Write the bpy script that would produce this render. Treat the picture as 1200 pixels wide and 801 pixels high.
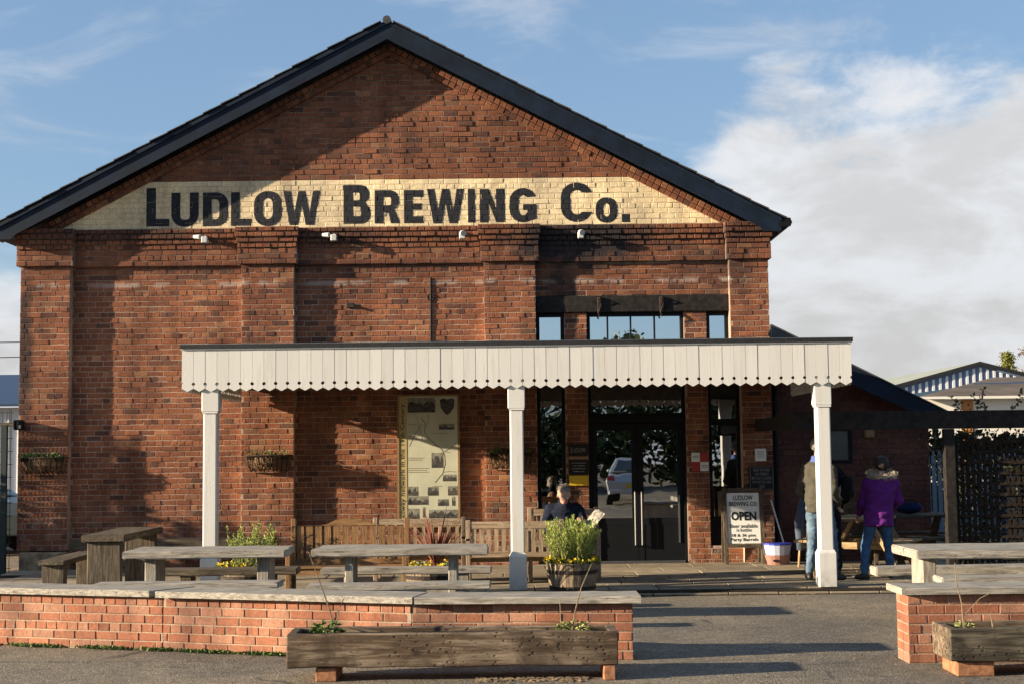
import bpy, bmesh, math, random
import numpy as np
from mathutils import Vector, Matrix, noise as mnoise
from mathutils.geometry import tessellate_polygon
random.seed(7); RNG = np.random.default_rng(7)
SC = bpy.context.scene; COL = SC.collection
for o in list(bpy.data.objects): bpy.data.objects.remove(o)
R = math.radians

# ------------------------------------------------------------------ camera
cd = bpy.data.cameras.new('camera'); cam = bpy.data.objects.new('camera', cd); COL.objects.link(cam)
cd.sensor_width = 36; cd.lens = 50.01; cd.clip_end = 2000; cd.clip_start = .1
cam.location = (0, 0, 1.75)
cam.matrix_world = Matrix.Translation((0, 0, 1.75)) @ Matrix.Rotation(math.pi/2 + math.atan(126.5/1667), 4, 'X') @ Matrix.Rotation(-R(.62), 4, 'Z')
SC.camera = cam
SC.view_settings.view_transform = 'Standard'; SC.view_settings.look = 'None'
SC.view_settings.exposure = 1.60; SC.view_settings.gamma = 1

# ------------------------------------------------------------------ sun and sky
AZ, EL = R(77.0), R(13.2)          # azimuth of the sun measured from the facade's normal, towards the left
sdir = Vector((-math.sin(AZ)*math.cos(EL), -math.cos(AZ)*math.cos(EL), math.sin(EL)))
sl = bpy.data.lights.new('sun', 'SUN'); sl.energy = 5.0; sl.angle = R(.5); sl.color = (1, .83, .60)
sun = bpy.data.objects.new('sun', sl); COL.objects.link(sun)
sun.rotation_euler = (-sdir).to_track_quat('-Z', 'Y').to_euler()
w = bpy.data.worlds.new('World'); SC.world = w; w.use_nodes = True
nt = w.node_tree; N = nt.nodes; L = nt.links
for n in list(N): N.remove(n)
def nd(t, **k):
    n = N.new(t)
    for a, b in k.items(): setattr(n, a, b)
    return n
out = nd('ShaderNodeOutputWorld'); bg = nd('ShaderNodeBackground'); L.new(bg.outputs[0], out.inputs[0])
sky = nd('ShaderNodeTexSky', sky_type='NISHITA'); sky.sun_disc = False
sky.sun_elevation = EL; sky.sun_rotation = math.atan2(sdir.x, sdir.y)
sky.air_density = 1.0; sky.dust_density = .6; sky.ozone_density = 1.6
tc = nd('ShaderNodeTexCoord'); sep = nd('ShaderNodeSeparateXYZ'); L.new(tc.outputs['Generated'], sep.inputs[0])
def mth(op, a, b=None, clamp=False):
    n = nd('ShaderNodeMath', operation=op, use_clamp=clamp)
    for i, v in enumerate((a, b)):
        if v is None: continue
        if isinstance(v, (int, float)): n.inputs[i].default_value = v
        else: L.new(v, n.inputs[i])
    return n.outputs[0]
def mrange(v, a, b, c, d, smooth=True):
    n = nd('ShaderNodeMapRange'); n.interpolation_type = 'SMOOTHSTEP' if smooth else 'LINEAR'
    L.new(v, n.inputs[0])
    for i, x in zip((1, 2, 3, 4), (a, b, c, d)): n.inputs[i].default_value = x
    return n.outputs[0]
def noi(vec, scale, detail=6, rough=.55, dist=0):
    n = nd('ShaderNodeTexNoise'); n.inputs['Scale'].default_value = scale; n.inputs['Detail'].default_value = detail
    n.inputs['Roughness'].default_value = rough; n.inputs['Distortion'].default_value = dist
    L.new(vec, n.inputs['Vector']); return n.outputs['Fac']
mp = nd('ShaderNodeMapping'); mp.inputs['Scale'].default_value = (1, 1, 2.2); L.new(tc.outputs['Generated'], mp.inputs[0])
cv = mp.outputs[0]
X_, Z_ = sep.outputs[0], sep.outputs[2]
# cloud bank: its top climbs towards the right, lower banks along the horizon all round
top = mth('SUBTRACT', mrange(X_, .07, .175, .135, .245), mrange(sep.outputs[1], .2, -.6, 0, .16))
n1 = noi(cv, 8.5, 10, .60, .25)
edge = mth('SUBTRACT', mth('ADD', top, mth('MULTIPLY', mth('SUBTRACT', n1, .5), .20)), Z_)
bank = mrange(edge, -.012, .042, 0, .95)
# thin high wisps
mp2 = nd('ShaderNodeMapping'); mp2.inputs['Scale'].default_value = (1, 1, 3.2); mp2.inputs['Location'].default_value = (3.1, .4, 1.7)
L.new(tc.outputs['Generated'], mp2.inputs[0])
wisp = mrange(noi(mp2.outputs[0], 6, 7, .6, .5), .48, .74, 0, .42)
cov = mth('MAXIMUM', bank, wisp)
shade = mth('ADD', mth('MULTIPLY', mrange(noi(cv, 9, 9, .58, .3), .38, .62, 0, 1), .75), mth('MULTIPLY', mrange(Z_, .03, .22, 0, 1), .35))
cr = nd('ShaderNodeMixRGB'); L.new(mth('MINIMUM', shade, 1), cr.inputs[0])
cr.inputs[1].default_value = (4.05, 4.0, 3.95, 1); cr.inputs[2].default_value = (5.5, 5.6, 5.8, 1)
hz = nd('ShaderNodeMixRGB'); hz.inputs[0].default_value = .40          # pale milky air over the clear blue
L.new(sky.outputs[0], hz.inputs[1]); hz.inputs[2].default_value = (2.0, 3.35, 5.6, 1)
mx = nd('ShaderNodeMixRGB'); L.new(cov, mx.inputs[0]); L.new(hz.outputs[0], mx.inputs[1]); L.new(cr.outputs[0], mx.inputs[2])
L.new(mx.outputs[0], bg.inputs[0]); bg.inputs[1].default_value = .05

# ------------------------------------------------------------------ materials
def newmat(name):
    m = bpy.data.materials.new(name); m.use_nodes = True
    return m, m.node_tree, m.node_tree.nodes['Principled BSDF']
class NT:                                    # small node builder
    def __init__(s, t): s.t = t
    def n(s, ty, ins=None, **k):
        x = s.t.nodes.new(ty)
        for a, b in k.items(): setattr(x, a, b)
        for a, b in (ins or {}).items():
            if hasattr(b, 'is_output') or isinstance(b, bpy.types.NodeSocket): s.t.links.new(b, x.inputs[a])
            else: x.inputs[a].default_value = b
        return x
    def math(s, op, a, b=0., c=False): return s.n('ShaderNodeMath', {0: a, 1: b}, operation=op, use_clamp=c).outputs[0]
    def noise(s, v, sc, d=4, r=.55, dist=0.): return s.n('ShaderNodeTexNoise', {'Vector': v, 'Scale': sc, 'Detail': d, 'Roughness': r, 'Distortion': dist}).outputs['Fac']
    def mr(s, v, a, b, c=0., d=1.): return s.n('ShaderNodeMapRange', {0: v, 1: a, 2: b, 3: c, 4: d}).outputs[0]
    def mix(s, f, a, b, bt='MIX'): return s.n('ShaderNodeMixRGB', {0: f, 1: a, 2: b}, blend_type=bt).outputs[0]
    def ramp(s, f, stops, interp='LINEAR'):
        x = s.n('ShaderNodeValToRGB', {0: f}); e = x.color_ramp; e.interpolation = interp
        while len(e.elements) < len(stops): e.elements.new(.5)
        for el, (p, c) in zip(e.elements, stops): el.position = p; el.color = (*c, 1)
        return x.outputs[0]
    def bump(s, h, st, d): return s.n('ShaderNodeBump', {'Height': h, 'Strength': st, 'Distance': d}).outputs[0]
    def rnd(s):
        a = s.n('ShaderNodeNewGeometry').outputs['Random Per Island']; b = s.n('ShaderNodeObjectInfo').outputs['Random']
        return s.math('FRACT', s.math('ADD', a, b))
    def pos(s): return s.n('ShaderNodeNewGeometry').outputs['Position']
c4 = lambda c: (*c, 1)
def plain(name, col, rough=.7, spec=.4, metal=0, var=.12, scale=30, bump=0, coat=0):
    m, t, b = newmat(name); g = NT(t)
    v = g.n('ShaderNodeTexCoord').outputs['Object']
    f = g.noise(v, scale, 5)
    c = g.mix(1., c4(col), g.ramp(f, [(.25, (1-var*2,)*3), (.75, (1+var,)*3)]), 'MULTIPLY')
    t.links.new(c, b.inputs['Base Color']); b.inputs['Roughness'].default_value = rough
    b.inputs['Specular IOR Level'].default_value = spec; b.inputs['Metallic'].default_value = metal
    b.inputs['Coat Weight'].default_value = coat
    if bump: t.links.new(g.bump(f, bump, .01), b.inputs['Normal'])
    return m
def blob(g, p, cx, cz, rx, rz, nz):          # a stain of its own shape on the wall
    q = g.n('ShaderNodeVectorMath', {0: p, 1: (cx, 0, cz)}, operation='SUBTRACT').outputs[0]
    q = g.n('ShaderNodeVectorMath', {0: q, 1: (1/rx, 0, 1/rz)}, operation='MULTIPLY').outputs[0]
    l = g.n('ShaderNodeVectorMath', {0: q}, operation='LENGTH').outputs['Value']
    return g.mr(g.math('ADD', l, g.math('MULTIPLY', nz, 1.3)), 1.75, 1.15)
def brickmat(name, stops, soot=(), salts=True, weather=0, dirt=.5):
    m, t, b = newmat(name); g = NT(t); p = g.pos(); r = g.rnd()
    c = g.ramp(r, stops)
    big = g.noise(p, 1.3, 4)
    fine = g.noise(p, 45, 5, .65)
    c = g.mix(1., c, g.ramp(fine, [(.3, (.72,)*3), (.7, (1.2,)*3)]), 'MULTIPLY')
    c = g.mix(1., c, g.ramp(big, [(.35, (.70,.66,.66)), (.65, (1.18,1.12,1.04))]), 'MULTIPLY')
    run = g.noise(g.n('ShaderNodeMapping', {'Vector': p, 'Scale': (3.2, 1, .45)}).outputs[0], 1., 5, .6)     # runoff streaks
    c = g.mix(1., c, g.ramp(run, [(.36, (.74,.72,.72)), (.55, (1.04,1.03,1.02))]), 'MULTIPLY')
    n2 = g.noise(p, 5, 6, .6)
    if weather:                                   # sooty exposed brick and joints high on the wall
        zz = g.n('ShaderNodeSeparateXYZ', {0: p}).outputs[2]
        hi = g.math('MULTIPLY', g.mr(zz, 3.9, 4.7), g.mr(g.noise(p, 2.6, 6, .65), .38, .60, .25, 1.)); c = g.mix(g.math('MULTIPLY', hi, weather), c, c4((.045, .032, .026)))
    spots = g.mr(g.noise(p, 30, 5, .75), .55, .68, 0, dirt)
    c = g.mix(spots, c, c4((.035, .028, .026)))
    for s in soot:
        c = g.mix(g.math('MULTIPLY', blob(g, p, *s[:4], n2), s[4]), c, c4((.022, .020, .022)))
    if salts:
        z = g.n('ShaderNodeSeparateXYZ', {0: p}).outputs
        band = g.math('MULTIPLY', g.mr(g.math('ABSOLUTE', g.math('SUBTRACT', z[2], 4.29)), .05, .015), g.mr(g.noise(p, 2.3, 3), .47, .56))
        low = g.math('MULTIPLY', g.mr(z[2], 1.2, .2, 0, .45), g.mr(g.noise(p, 9, 6, .7), .50, .66))
        sp = g.mr(g.noise(p, 24, 4, .7), .66, .73, 0, .4)
        f = g.math('MAXIMUM', g.math('MAXIMUM', g.math('MULTIPLY', band, .5), low), sp)
        c = g.mix(f, c, c4((.42, .36, .32)))
    t.links.new(c, b.inputs['Base Color'])
    b.inputs['Roughness'].default_value = .9; b.inputs['Specular IOR Level'].default_value = .2
    t.links.new(g.bump(g.noise(p, 70, 6, .7), .55, .006), b.inputs['Normal'])
    return m
OLD = [(0, (.095,.048,.037)), (.10, (.165,.069,.043)), (.32, (.240,.094,.050)), (.55, (.195,.077,.044)), (.72, (.275,.112,.058)), (.88, (.220,.088,.048)), (.95, (.31,.155,.085)), (1, (.10,.055,.043))]
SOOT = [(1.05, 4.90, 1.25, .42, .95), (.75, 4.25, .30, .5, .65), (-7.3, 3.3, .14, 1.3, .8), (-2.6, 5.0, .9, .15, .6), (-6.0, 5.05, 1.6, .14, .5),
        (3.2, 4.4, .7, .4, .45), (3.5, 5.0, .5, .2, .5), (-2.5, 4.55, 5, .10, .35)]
M = {}
M['brick'] = brickmat('old_brick', OLD, SOOT, weather=.24)
M['mortar'] = brickmat('old_mortar', [(0, (.40,.31,.25)), (1, (.40,.31,.25))], SOOT, weather=.8, dirt=.8)
M['brick_new'] = brickmat('garden_wall_brick', [(0, (.22,.10,.065)), (.25, (.33,.145,.088)), (.55, (.28,.118,.072)), (.82, (.38,.205,.14)), (1, (.26,.14,.10))], salts=False, dirt=.3)
M['mortar_new'] = brickmat('pale_mortar', [(0, (.38,.31,.24)), (1, (.38,.31,.24))], salts=False, dirt=.3)
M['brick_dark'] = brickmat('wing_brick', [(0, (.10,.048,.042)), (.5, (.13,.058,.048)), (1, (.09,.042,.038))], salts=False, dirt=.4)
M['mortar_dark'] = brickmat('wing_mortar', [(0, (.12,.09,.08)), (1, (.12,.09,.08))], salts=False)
M['cream'] = brickmat('cream_masonry_paint', [(0, (.70,.60,.40)), (.5, (.77,.67,.45)), (1, (.74,.63,.41))], salts=False, dirt=.22)
M['cream_joint'] = brickmat('cream_painted_joint', [(0, (.62,.53,.35)), (1, (.62,.53,.35))], salts=False, dirt=.35)
M['letter'] = plain('black_masonry_paint', (.016, .018, .024), .75, .3, var=.35, scale=25)
M['navy'] = plain('navy_gloss_paint', (.006, .013, .028), .6, .2, var=.3, scale=3)
M['slate'] = plain('roof_slate', (.05, .052, .055), .7, .4, var=.35, scale=9, bump=.4)
M['black'] = plain('black_frame_paint', (.005, .006, .008), .6, .2, var=.2)
M['iron'] = plain('rusty_iron', (.035, .022, .018), .8, .3, var=.4, scale=40, bump=.4)
M['tarred'] = plain('tarred_beam', (.018, .014, .012), .8, .3, var=.5, scale=12, bump=.6)
M['white'] = plain('white_gloss_paint', (.66, .625, .555), .45, .4, var=.06, scale=5)
def whitepaint():
    m, t, b = newmat('weathered_white_paint'); g = NT(t); p = g.pos()
    orr = g.n('ShaderNodeObjectInfo').outputs['Random']
    st = g.noise(g.n('ShaderNodeMapping', {'Vector': p, 'Scale': (22, 22, 1.6)}).outputs[0], 1., 5, .6)
    c = g.mix(1., c4((.60, .585, .55)), g.ramp(orr, [(0, (.92, .92, .92)), (1, (1.03, 1.03, 1.03))]), 'MULTIPLY')
    c = g.mix(g.mr(st, .52, .74, 0, .30), c, c4((.36, .33, .27)))
    z = g.n('ShaderNodeSeparateXYZ', {0: p}).outputs[2]
    c = g.mix(g.math('MULTIPLY', g.mr(z, .32, .06, 0, .6), g.mr(g.noise(p, 14, 5, .65), .38, .62)), c, c4((.26, .22, .16)))
    fl = g.mr(g.noise(p, 28, 6, .7), .70, .73, 0, .45); c = g.mix(fl, c, c4((.30, .27, .22)))
    t.links.new(c, b.inputs['Base Color']); b.inputs['Roughness'].default_value = .5; b.inputs['Specular IOR Level'].default_value = .35
    t.links.new(g.bump(g.noise(p, 35, 4), .25, .004), b.inputs['Normal']); return m
M['white'] = whitepaint()
M['soffit'] = plain('dull_underside_timber', (.22, .2, .17), .8, .3, var=.2, scale=8)
M['edge'] = plain('black_roof_felt', (.014, .014, .016), .7, .4, var=.3, scale=20, bump=.3)
M['steel'] = plain('brushed_steel', (.25, .25, .25), .4, .5, metal=.9)
M['white_plastic'] = plain('white_plastic', (.48, .48, .46), .4, .5, var=.03)
M['stone'] = plain('pale_plinth_stone', (.30, .22, .14), .85, .3, var=.45, scale=7, bump=.8)
M['soil'] = plain('dark_soil', (.035, .026, .018), 1, .1, var=.5, scale=40, bump=1)
def wood(name, c1, c2, axis=0, knots=True, rough=.8, streak=9, pits=0):
    m, t, b = newmat(name); g = NT(t)
    tcn = g.n('ShaderNodeTexCoord').outputs['Object']; orr = g.n('ShaderNodeObjectInfo').outputs['Random']
    off = g.n('ShaderNodeCombineXYZ', {0: g.math('MULTIPLY', orr, 17.), 1: g.math('MULTIPLY', orr, 9.), 2: g.math('MULTIPLY', orr, 5.)}).outputs[0]
    v = g.n('ShaderNodeVectorMath', {0: tcn, 1: off}, operation='ADD').outputs[0]
    s = [streak*6]*3; s[axis] = streak*.40
    v2 = g.n('ShaderNodeMapping', {'Vector': v, 'Scale': s}).outputs[0]
    grain = g.noise(v2, 1., 7, .65, .4)
    patch = g.noise(v, 2.5, 5, .6)
    c = g.ramp(grain, [(.28, tuple(x*.45 for x in c1)), (.45, c1), (.62, c2), (.8, tuple(x*1.15 for x in c2))])
    c = g.mix(g.mr(patch, .45, .7, 0, .35), c, c4(tuple(x*.5 for x in c1)))
    if knots:
        k = g.n('ShaderNodeTexVoronoi', {'Vector': g.n('ShaderNodeMapping', {'Vector': v, 'Scale': (3.2 if axis == 0 else 8, 3.2 if axis == 1 else 8, 3.2 if axis == 2 else 8)}).outputs[0], 'Scale': 1.}).outputs['Distance']
        c = g.mix(g.mr(k, .20, .06, 0, .8), c, c4(tuple(x*.25 for x in c1)))
    ck = g.n('ShaderNodeMapping', {'Vector': v, 'Scale': [2.2 if a == axis else 26 for a in range(3)]}).outputs[0]
    cr_ = g.mr(g.math('ABSOLUTE', g.math('SUBTRACT', g.noise(ck, 1., 3, .5), .5)), .012, .004)          # drying splits along the grain
    c = g.mix(g.math('MULTIPLY', cr_, .7), c, c4(tuple(x*.2 for x in c1)))
    if pits:
        bl = g.mr(g.noise(v, 1.7, 5, .6, .5), .50, .60, 0, .75); c = g.mix(bl, c, c4(tuple(x*.38 for x in c1)))
        ho = g.n('ShaderNodeTexVoronoi', {'Vector': g.n('ShaderNodeMapping', {'Vector': v, 'Scale': (17, 17, 30)}).outputs[0], 'Scale': 1.}).outputs['Distance']
        ho = g.math('MULTIPLY', g.mr(ho, .27, .14), g.mr(g.noise(v, 2.6, 3), .5, .58)); c = g.mix(g.math('MULTIPLY', ho, .7), c, c4((.012, .009, .007)))
        grain = g.math('SUBTRACT', grain, g.math('MULTIPLY', ho, .8))
    t.links.new(c, b.inputs['Base Color']); b.inputs['Roughness'].default_value = rough; b.inputs['Specular IOR Level'].default_value = .25
    t.links.new(g.bump(grain, .8 if pits else .6, .010 if pits else .006), b.inputs['Normal'])
    return m
for ax, s in ((0, 'x'), (1, 'y'), (2, 'z')):
    M['oak'+s] = wood('silvered_oak_'+s, (.24,.215,.18), (.40,.37,.315), ax)
    M['teak'+s] = wood('brown_bench_wood_'+s, (.20,.105,.042), (.31,.175,.08), ax, False)
    M['greyteak'+s] = wood('weathered_bench_wood_'+s, (.27,.19,.12), (.40,.31,.21), ax, False)
    M['pine'+s] = wood('picnic_pine_'+s, (.30,.20,.10), (.48,.34,.19), ax, False)
    M['darkoak'+s] = wood('dark_old_oak_'+s, (.065,.05,.035), (.15,.12,.085), ax)
M['sleeper'] = wood('pitted_sleeper', (.105,.07,.045), (.25,.195,.14), 0, True, .9, 5, 1)
M['sleeper_shaded'] = wood('mossy_shaded_sleeper', (.05,.042,.03), (.13,.11,.08), 0, True, .9, 5, 1)  # right trough's front board: moss, with its shade mixed into the colour
M['willow'] = plain('dark_woven_willow', (.03, .021, .015), .9, .15, var=.5, scale=30, bump=.6)
M['barrel'] = wood('barrel_oak', (.17,.125,.08), (.30,.235,.16), 2, False)
def leafmat(name, stops, rough=.6, trans=.0):
    m, t, b = newmat(name); g = NT(t)
    c = g.ramp(g.rnd(), stops); t.links.new(c, b.inputs['Base Color']); b.inputs['Roughness'].default_value = rough
    b.inputs['Specular IOR Level'].default_value = .25
    return m
M['rosemary'] = leafmat('rosemary_leaf', [(0, (.12,.17,.03)), (.5, (.25,.32,.06)), (1, (.42,.46,.11))])
M['weed'] = leafmat('weed_leaf', [(0, (.05,.08,.02)), (1, (.14,.19,.05))])
M['grass'] = leafmat('dry_grass', [(0, (.10,.12,.03)), (1, (.26,.25,.09))])
M['phormium'] = leafmat('bronze_blade', [(0, (.10,.030,.020)), (.6, (.21,.06,.036)), (1, (.34,.14,.085))])
M['petal'] = leafmat('yellow_petal', [(0, (.55,.40,.02)), (1, (.75,.55,.04))])
M['ivy'] = leafmat('dark_climber_leaf', [(0, (.02,.025,.010)), (.8, (.045,.05,.018)), (1, (.09,.055,.03))])
M['hedge'] = leafmat('hedge_leaf', [(0, (.04,.055,.02)), (1, (.11,.13,.04))])
M['conifer'] = leafmat('conifer_leaf', [(0, (.09,.10,.02)), (1, (.19,.19,.05))])
M['coir'] = leafmat('coconut_liner', [(0, (.10,.055,.03)), (1, (.28,.17,.09))], .95)
M['bark'] = plain('twig_bark', (.20, .15, .10), .9, .2, var=.3, scale=50)
M['skin'] = plain('skin', (.40, .23, .165), .55, .4, var=.06)
M['hair_grey'] = plain('grey_hair', (.26, .23, .19), .7, .3, var=.4, scale=90, bump=.6)
M['hair_dark'] = plain('dark_hair', (.03, .022, .018), .6, .3, var=.3, scale=90, bump=.6)
def cloth(name, col, var=.12): return plain(name, col, .9, .15, var=var, scale=9, bump=.5)
M['khaki'] = cloth('khaki_jacket_cloth', (.062, .056, .043)); M['navycloth'] = cloth('navy_quilted_cloth', (.010, .014, .028))
M['purple'] = cloth('purple_coat_cloth', (.105, .018, .15)); M['jeans'] = cloth('blue_denim', (.045, .095, .19), .25)
M['jeans_light'] = cloth('faded_denim', (.11, .16, .22), .25); M['blackcloth'] = cloth('black_cloth', (.012, .012, .015))
M['bluecollar'] = cloth('blue_fleece', (.07, .11, .30)); M['fur'] = plain('pale_fur', (.45, .38, .28), .95, .1, var=.4, scale=60, bump=1)
M['shoe'] = plain('black_leather', (.012, .011, .011), .5, .4); M['lilac'] = cloth('lilac_lining', (.45, .12, .45))
M['paper'] = plain('newsprint', (.38, .35, .30), .8, .2, var=.5, scale=30)
M['poster'] = plain('poster_cream_green', (.50, .50, .38), .5, .4, var=.1, scale=3)
M['poster_band'] = plain('poster_ochre_band', (.45, .36, .17), .5, .4, var=.06)
M['photo'] = plain('sepia_photo_print', (.06, .055, .05), .5, .4, var=.9, scale=18)
M['photo_sky'] = plain('faded_photo_sky', (.26, .25, .20), .5, .4, var=.35, scale=14)
M['ink'] = plain('dark_ink', (.02, .018, .015), .6, .3); M['mapline'] = plain('map_line_ink', (.10, .05, .03), .6, .3)
M['tan_frame'] = plain('tan_sign_frame', (.26, .17, .085), .6, .3); M['whiteprint'] = plain('white_print', (.75, .74, .70), .5, .3, var=.05)
M['yellow'] = plain('yellow_sign_paint', (.60, .38, .01), .5, .4, var=.04); M['red'] = plain('red_print', (.35, .03, .03), .5, .4)
M['chalk'] = plain('chalk_white', (.30, .30, .28), .9, .1, var=.5, scale=60); M['slateboard'] = plain('blackboard', (.02, .02, .022), .8, .2)
M['tub_blue'] = plain('translucent_blue_tub', (.42, .45, .58), .35, .5, var=.05); M['tub_lid'] = plain('blue_plastic_rim', (.02, .04, .35), .4, .5)
M['tub_pink'] = plain('pinkish_plastic', (.30, .15, .12), .5, .4); M['bluebag'] = cloth('navy_bag_cloth', (.01, .018, .07))
M['terracotta'] = plain('terracotta_brick', (.32, .15, .08), .9, .2, var=.3, scale=25)
M['palisade'] = plain('galvanised_blue_grey', (.12, .17, .22), .5, .5); M['clad'] = plain('white_cladding', (.60, .61, .62), .5, .4, var=.06, scale=.6)
M['clad_blue'] = plain('blue_cladding', (.10, .15, .26), .5, .4, var=.06, scale=.6); M['shedroof'] = plain('grey_green_sheet_roof', (.28, .30, .25), .6, .4, var=.12, scale=.5)
M['brownroof'] = plain('brown_felt_roof', (.13, .105, .085), .9, .2, var=.2, scale=.8); M['render'] = plain('white_render', (.72, .68, .60), .8, .2, var=.06, scale=.5)
M['blueroof'] = plain('blue_grey_roof_sheet', (.03, .055, .11), .5, .4); M['orange'] = plain('orange_panel', (.45, .2, .07), .7, .3)
M['carsilver'] = plain('silver_car_paint', (.48, .49, .50), .3, .6, metal=.5, var=.02, coat=.5); M['cardark'] = plain('dark_car_paint', (.02, .03, .035), .3, .5, var=.02, coat=.5)
M['tyre'] = plain('tyre_rubber', (.02, .02, .02), .85, .2); M['taillight'] = plain('red_lens', (.5, .02, .02), .2, .6); M['carglass'] = plain('dark_car_glass', (.02, .03, .04), .08, .8)
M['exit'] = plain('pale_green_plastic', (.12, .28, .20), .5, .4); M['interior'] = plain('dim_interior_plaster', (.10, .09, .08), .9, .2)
M['wire'] = plain('green_wire', (.02, .03, .03), .6, .3); M['parasol'] = cloth('grey_blue_canvas', (.07, .09, .13))
def glassmat(name, refl):
    m, t, b = newmat(name); g = NT(t); t.nodes.remove(b)
    o = t.nodes['Material Output']
    tr = g.n('ShaderNodeBsdfTransparent', {'Color': (.30, .32, .33, 1)}); gl = g.n('ShaderNodeBsdfGlossy', {'Color': (.9, .95, 1, 1), 'Roughness': .008})
    nz = g.bump(g.noise(g.pos(), 1.6, 2), .025, .05); t.links.new(nz, gl.inputs['Normal'])
    mxn = g.n('ShaderNodeMixShader', {0: refl, 1: tr.outputs[0], 2: gl.outputs[0]}); t.links.new(mxn.outputs[0], o.inputs[0])
    return m
M['glass'] = glassmat('door_glass', .42); M['glass_hi'] = glassmat('coated_window_glass', .8)
def asphalt():
    m, t, b = newmat('asphalt'); g = NT(t); p = g.pos()
    sp = g.n('ShaderNodeTexVoronoi', {'Vector': p, 'Scale': 95.}); chip = g.math('FRACT', g.math('MULTIPLY', g.n('ShaderNodeSeparateColor', {0: sp.outputs['Color']}).outputs[0], 1.))
    c = g.ramp(chip, [(0, (.07,.064,.055)), (.45, (.14,.124,.101)), (.8, (.195,.17,.137)), (.97, (.28,.25,.205)), (1, (.38,.34,.28))])
    pat = g.noise(p, .55, 6, .6, .6)
    c = g.mix(1., c, g.ramp(pat, [(.32, (.72,.72,.74)), (.5, (1.0,.97,.92)), (.68, (1.42,1.32,1.16))]), 'MULTIPLY')
    stn = g.mr(g.noise(p, 1.1, 5, .6, .8), .60, .68, 0, .45); c = g.mix(stn, c, c4((.05, .047, .043)))
    crk = g.n('ShaderNodeTexVoronoi', {'Vector': g.mix(.12, p, g.n('ShaderNodeTexNoise', {'Vector': p, 'Scale': 3.}).outputs['Color']), 'Scale': .55}, feature='DISTANCE_TO_EDGE').outputs['Distance']
    ckf = g.math('MULTIPLY', g.mr(crk, .010, .002), g.mr(g.noise(p, .9, 2), .5, .6)); c = g.mix(g.math('MULTIPLY', ckf, .7), c, c4((.03, .028, .025)))
    grit = g.mr(g.noise(p, 38, 3, .8), .70, .76, 0, .5); c = g.mix(grit, c, c4((.32, .27, .20)))
    fine = g.noise(p, 6, 5, .6); c = g.mix(1., c, g.ramp(fine, [(.3, (.82,)*3), (.7, (1.16,)*3)]), 'MULTIPLY')
    t.links.new(c, b.inputs['Base Color']); b.inputs['Roughness'].default_value = .9; b.inputs['Specular IOR Level'].default_value = .25
    h = g.math('ADD', g.math('MULTIPLY', sp.outputs['Distance'], -1.), g.math('MULTIPLY', g.noise(p, 220, 3), .5))
    t.links.new(g.bump(h, .7, .006), b.inputs['Normal']); return m
M['asphalt'] = asphalt()
def slabmat():
    m, t, b = newmat('paving_slab'); g = NT(t); p = g.pos()
    c = g.ramp(g.rnd(), [(0, (.20,.165,.12)), (.5, (.26,.215,.155)), (1, (.31,.26,.19))])
    c = g.mix(1., c, g.ramp(g.noise(p, 5, 7, .65), [(.3, (.68,)*3), (.7, (1.2,)*3)]), 'MULTIPLY')
    t.links.new(c, b.inputs['Base Color']); b.inputs['Roughness'].default_value = .9; b.inputs['Specular IOR Level'].default_value = .2
    t.links.new(g.bump(g.noise(p, 40, 6, .7), .5, .006), b.inputs['Normal']); return m
M['slab'] = slabmat()

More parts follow.
